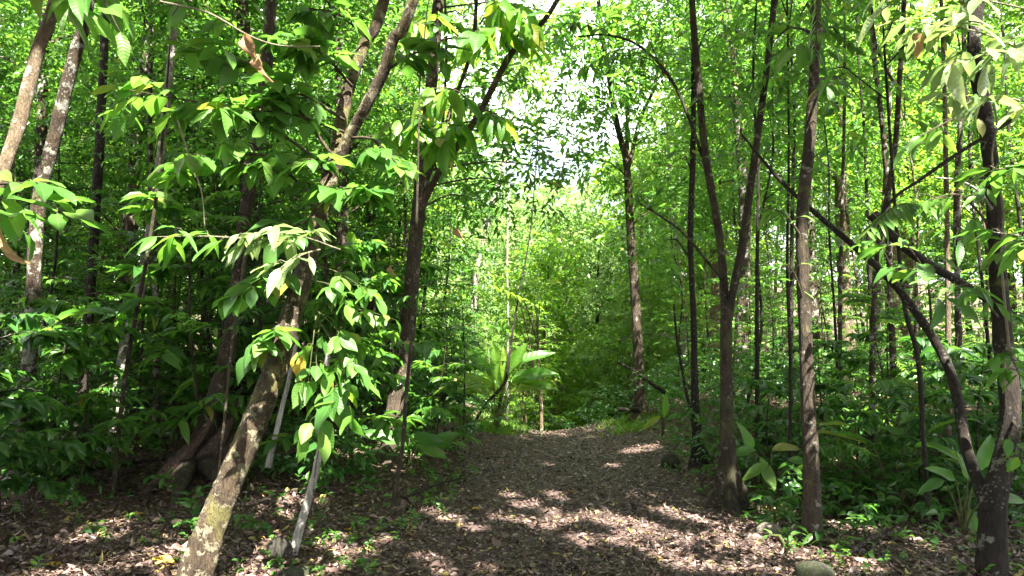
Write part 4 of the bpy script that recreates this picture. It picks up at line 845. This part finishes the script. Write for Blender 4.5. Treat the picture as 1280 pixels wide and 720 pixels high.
for x, y, k, s in [(-4.2, 26, 4, .9), (-1.5, 30, 5, .62), (1.2, 33, 4, .85), (3.4, 30, 5, .6), (5.2, 27, 4, .85), (-2.8, 36, 1, .75), (6.2, 34, 5, .8), (.2, 40, 5, .8), (3.0, 42, 1, .82), (-5.5, 40, 5, .95), (8.5, 42, 5, .95), (-.6, 24, 4, .45), (2.6, 25, 4, .42), (-9, 44, 5, 1.0), (5.0, 48, 5, .9), (-3, 50, 5, 1.0), (1, 54, 5, .95),
                   (-4.5, 23, 7, .8), (-1.6, 25.5, 6, .7), (1.0, 27, 7, .95), (3.9, 24.5, 6, .75), (2.4, 30, 6, 1.1), (-3.4, 29, 6, 1.05), (5.6, 30, 7, 1.2), (.2, 34, 6, 1.15), (4.2, 36, 6, 1.2), (-5.8, 33, 7, 1.3), (-2, 38, 6, 1.3), (7.8, 30, 6, 1.2), (2.2, 40, 6, 1.35)]:
    fplaced.append((x, y)); place_tree(k, x, y, prng.uniform(0, 6.28), s)

# ------------------------------------------------------------------ masses nobody could count
def mass(name, label, mb, mat):
    o = link(name, mb.mesh(name, M[mat], False)); o['kind'] = 'stuff'; o['label'] = label; return o
mrg = np.random.default_rng(31)
# far wood: leaf clumps all round, behind everything
mb = MB()
n = 2600; ang = mrg.uniform(-1.25, 1.25, n); rad = mrg.uniform(34, 62, n); x = np.sin(ang) * rad; y = np.cos(ang) * rad
gapd = np.abs(x / y - (722 - 640) / FPX)
hmax = np.where(gapd < .045, 4.5, np.where(gapd < .09, 9 + 0 * x, 17)); z = mrg.uniform(0, 1, n) ** 1.3 * hmax
tp = np.stack([x, y, zg(x, y) + z], -1)
per_c = 9
tpp = (tp[:, None] + mrg.normal(size=(n, per_c, 3)) * [1.1, 1.1, .8]).reshape(-1, 3)
td = mrg.normal(size=tpp.shape) + [0, -.3, 0]
leaf_soup(mb, *twig_leaves(mrg, tpp, td, 8, .7, .34, .5))
mass('far_woods', 'far green wood closing the view behind the trees', mb, 'leaf_far')
# low undergrowth on both sides
mb = MB(); pts = []
while len(pts) < 6200:
    y = mrg.uniform(6.0, 24); px = mrg.uniform(-100, 1400); x = (px - 640) / FPX * y
    if path_l(y) - .25 < x < path_r(y) + .2 and y < 18: continue
    if px < 640 and y < 8.6 - 1.2 * math.sin(px * .02) and mrg.uniform() > .06: continue
    if px > 860 and y < 6.8 and mrg.uniform() > .3: continue
    pts.append((x, y))
pts = np.array(pts); hh = mrg.uniform(.05, .75, len(pts)) * np.clip((pts[:, 1] - 5) / 5, .25, 1.2)
tp = np.stack([pts[:, 0], pts[:, 1], zg(pts[:, 0], pts[:, 1]) + hh], -1); td = mrg.normal(size=tp.shape) * [1, 1, .35] + [0, 0, .25]
leaf_soup(mb, *twig_leaves(mrg, tp, td, 9, .28, .12, .48), fine=True)
mass('undergrowth', 'low leafy undergrowth on both sides of the path', mb, 'leaf_dark')  # dark leaf colour deepens the understory shade
# tiny seedlings along the path edges and on the left floor
mb = MB(); pts = []
while len(pts) < 800:
    y = mrg.uniform(5.2, 15); x = mrg.uniform(-6, 5)
    if path_l(y) + .15 < x < path_r(y) - .1: continue
    dd = min(abs(x - path_l(y)), abs(x - path_r(y)))
    if mrg.uniform() > math.exp(-dd * 1.2) + .12: continue
    pts.append((x, y))
pts = np.array(pts); tp = np.stack([pts[:, 0], pts[:, 1], zg(pts[:, 0], pts[:, 1]) + .02], -1)
leaf_soup(mb, *twig_leaves(mrg, tp, mrg.normal(size=tp.shape) * [.4, .4, .1] + [0, 0, 1], 6, .10, .06, .5), fine=True)
mass('ground_cover', 'small green seedlings scattered on the forest floor', mb, 'leaf_mid')

mb = MB(); n = 2600; y = mrg.uniform(13.6, 16.4, n); x = np.where(mrg.uniform(size=n) < .62, path_l(y) + mrg.normal(size=n) * .28 + .1, path_r(y) + mrg.normal(size=n) * .3)
pos = np.stack([x, y, zg(x, y)], -1); leaf_soup(mb, pos, mrg.normal(size=(n, 3)) * [.5, .5, .1] + [0, 0, .8], mrg.normal(size=(n, 3)), mrg.uniform(.05, .16, n), mrg.uniform(.008, .016, n))
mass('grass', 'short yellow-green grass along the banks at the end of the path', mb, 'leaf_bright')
# canopy overhead, above and behind the camera: shades the near ground and leaves the sun flecks
mb = MB(); crg = np.random.default_rng(12); n = 7200
gx = crg.uniform(-15, 9, n); gy = crg.uniform(-3, 18, n); z = crg.uniform(7.5, 13.5, n)      # the ground each clump shades
kk = gy < np.where(gx < -1.6, 12.6, np.where(gx < 2.8, 13.6, 11.6)) + crg.normal(size=n) * .5; gx, gy, z = gx[kk], gy[kk], z[kk]; n = len(z)
x = gx + S[0] / S[2] * z; y = gy + S[1] / S[2] * z
cl = np.stack([x, y, z], -1)
tpp = (cl[:, None] + crg.normal(size=(n, 7, 3)) * [.55, .55, .3]).reshape(-1, 3)
pos, d, nn, LL, WW = twig_leaves(crg, tpp, crg.normal(size=tpp.shape), 9, .5, .26, .5)
kp = open_mask(pos + unit(d) * LL[:, None] * .5, .045); kp &= ~((pos[:, 1] > 4) & (pos[:, 2] < EYE + pos[:, 1] * .56))
leaf_soup(mb, pos[kp], d[kp], nn[kp], LL[kp], WW[kp])
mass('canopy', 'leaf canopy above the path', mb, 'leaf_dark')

# ------------------------------------------------------------------ leaf litter: the largest leaves one by one, the rest as one carpet
lrg = np.random.default_rng(8)
def litter_xy(n, y0, y1, pw=1.0):
    y = y0 + (y1 - y0) * lrg.uniform(0, 1, n) ** pw; px = lrg.uniform(-60, 1340, n); x = (px - 640) / FPX * y; return x, y
x, y = litter_xy(140000, 4.6, 17.5, 1.35)
dens = np.where((x > path_l(y)) & (x < path_r(y)), 1.0, .8); k = lrg.uniform(size=len(x)) < dens; x, y = x[k], y[k]
n = len(x); a = lrg.uniform(0, 6.28, n)
onp = (x > path_l(y)) & (x < path_r(y))
L = lrg.gamma(5, .0082, n).clip(.018, .10) * np.where(onp, .95, 1.1)
mb = MB(); pos = np.stack([x, y, zg(x, y) + lrg.uniform(.006, .04, n)], -1)
d = np.stack([np.cos(a), np.sin(a), lrg.normal(size=n) * .16], -1); nn = np.stack([lrg.normal(size=n) * .42, lrg.normal(size=n) * .42, np.ones(n)], -1)
WL = L * lrg.uniform(.32, .6, n); cu = lrg.normal(size=n) * 1.1; nr_ = y < 8.5
for q, f in ((nr_, True), (~nr_, False)): leaf_soup(mb, pos[q], d[q], nn[q], L[q], WL[q], f, cu[q])
lit = link('leaf_litter', mb.mesh('leaf_litter', M['litter'], False), ground); lit['kind'] = 'stuff'; lit['label'] = 'carpet of small fallen brown leaves'
mb = MB()
for k in range(420):
    y = 4.8 + 9 * lrg.uniform() ** 1.4; px = lrg.uniform(-20, 1150); x = (px - 640) / FPX * y; a = lrg.uniform(0, 6.28); ln = lrg.uniform(.08, .32) * (1.6 if k % 9 == 0 else 1)
    q = np.array([x, y, float(zg(x, y)) + .03]); e = q + np.array([math.cos(a) * ln, math.sin(a) * ln, lrg.normal() * .015])
    tube(mb, [[*q, .005], [*((q + e) / 2 + lrg.normal(size=3) * .012), .004], [*e, .0025]], 4, .12, 0, None, k)
tw = link('fallen_twigs', mb.mesh('fallen_twigs', M['twig'], True), ground); tw['kind'] = 'stuff'; tw['label'] = 'thin broken twigs scattered among the fallen leaves'
LB = []
for k in range(6):
    me = leaf_proto('fallen_leaf', .5 + .05 * (k % 3), M['litter'], .4, (-.5, .5, -.9, .8, .3, -.3)[k], .25, .07, 5, .8, k); LB.append(me)
for k in range(300):
    y = 4.75 + 3.6 * lrg.uniform() ** 1.5; px = lrg.uniform(-20, 1080 if y < 7 else 900); x = (px - 640) / FPX * y
    o = bpy.data.objects.new('fallen_leaf', LB[k % 6]); COL.objects.link(o); o.parent = ground
    o.location = (x, y, float(zg(x, y)) + .03); s_ = lrg.uniform(.075, .13); o.scale = (s_, s_, s_)
    o.rotation_euler = (lrg.normal() * .2, lrg.normal() * .25, lrg.uniform(0, 6.28))
def lone(label, x, y, L, kind, rz):
    g = G(x, y); d = (math.cos(rz), math.sin(rz), .05)
    tag(put_leaf(None, kind, g + [0, 0, .035], d, (.1, -.25, 1), L, (0, 0, 0), 'fallen_leaf'), label, 'leaf')
lone('yellow fallen leaf lying alone on the dark floor at lower left', 124, 670, .12, 'yellow', 2.5)
lone('long yellow fallen leaf at the bottom left of the leaning trunk foot', 190, 707, .17, 'yellow', 0)
lone('orange-brown fallen leaf lying on the middle of the path', 712, 619, .14, 'dry', 1.2)
lone('pale yellow fallen leaf left of the white stick near the bottom edge', 56, 713, .13, 'yellow', .4)
lone('small yellow fallen leaf left of the rotten log', 172, 648, .09, 'yellow', 1.2)
lone('yellow leaf lying in a sun fleck left of the path middle', 590, 641, .12, 'yellow', .6)
lone('grey-brown broad fallen leaf below the slim mossy stem', 515, 675, .15, 'dry', 1.8)
lone('pale green-yellow fallen leaf left of the slim mossy stem', 438, 668, .12, 'yellow', 2.2)
lone('yellow-green small leaf lying near the bottom edge of the path', 747, 701, .07, 'yellow', 1)
print('tris', sum(len(m.polygons) for m in bpy.data.meshes), 'objects', len(bpy.data.objects))
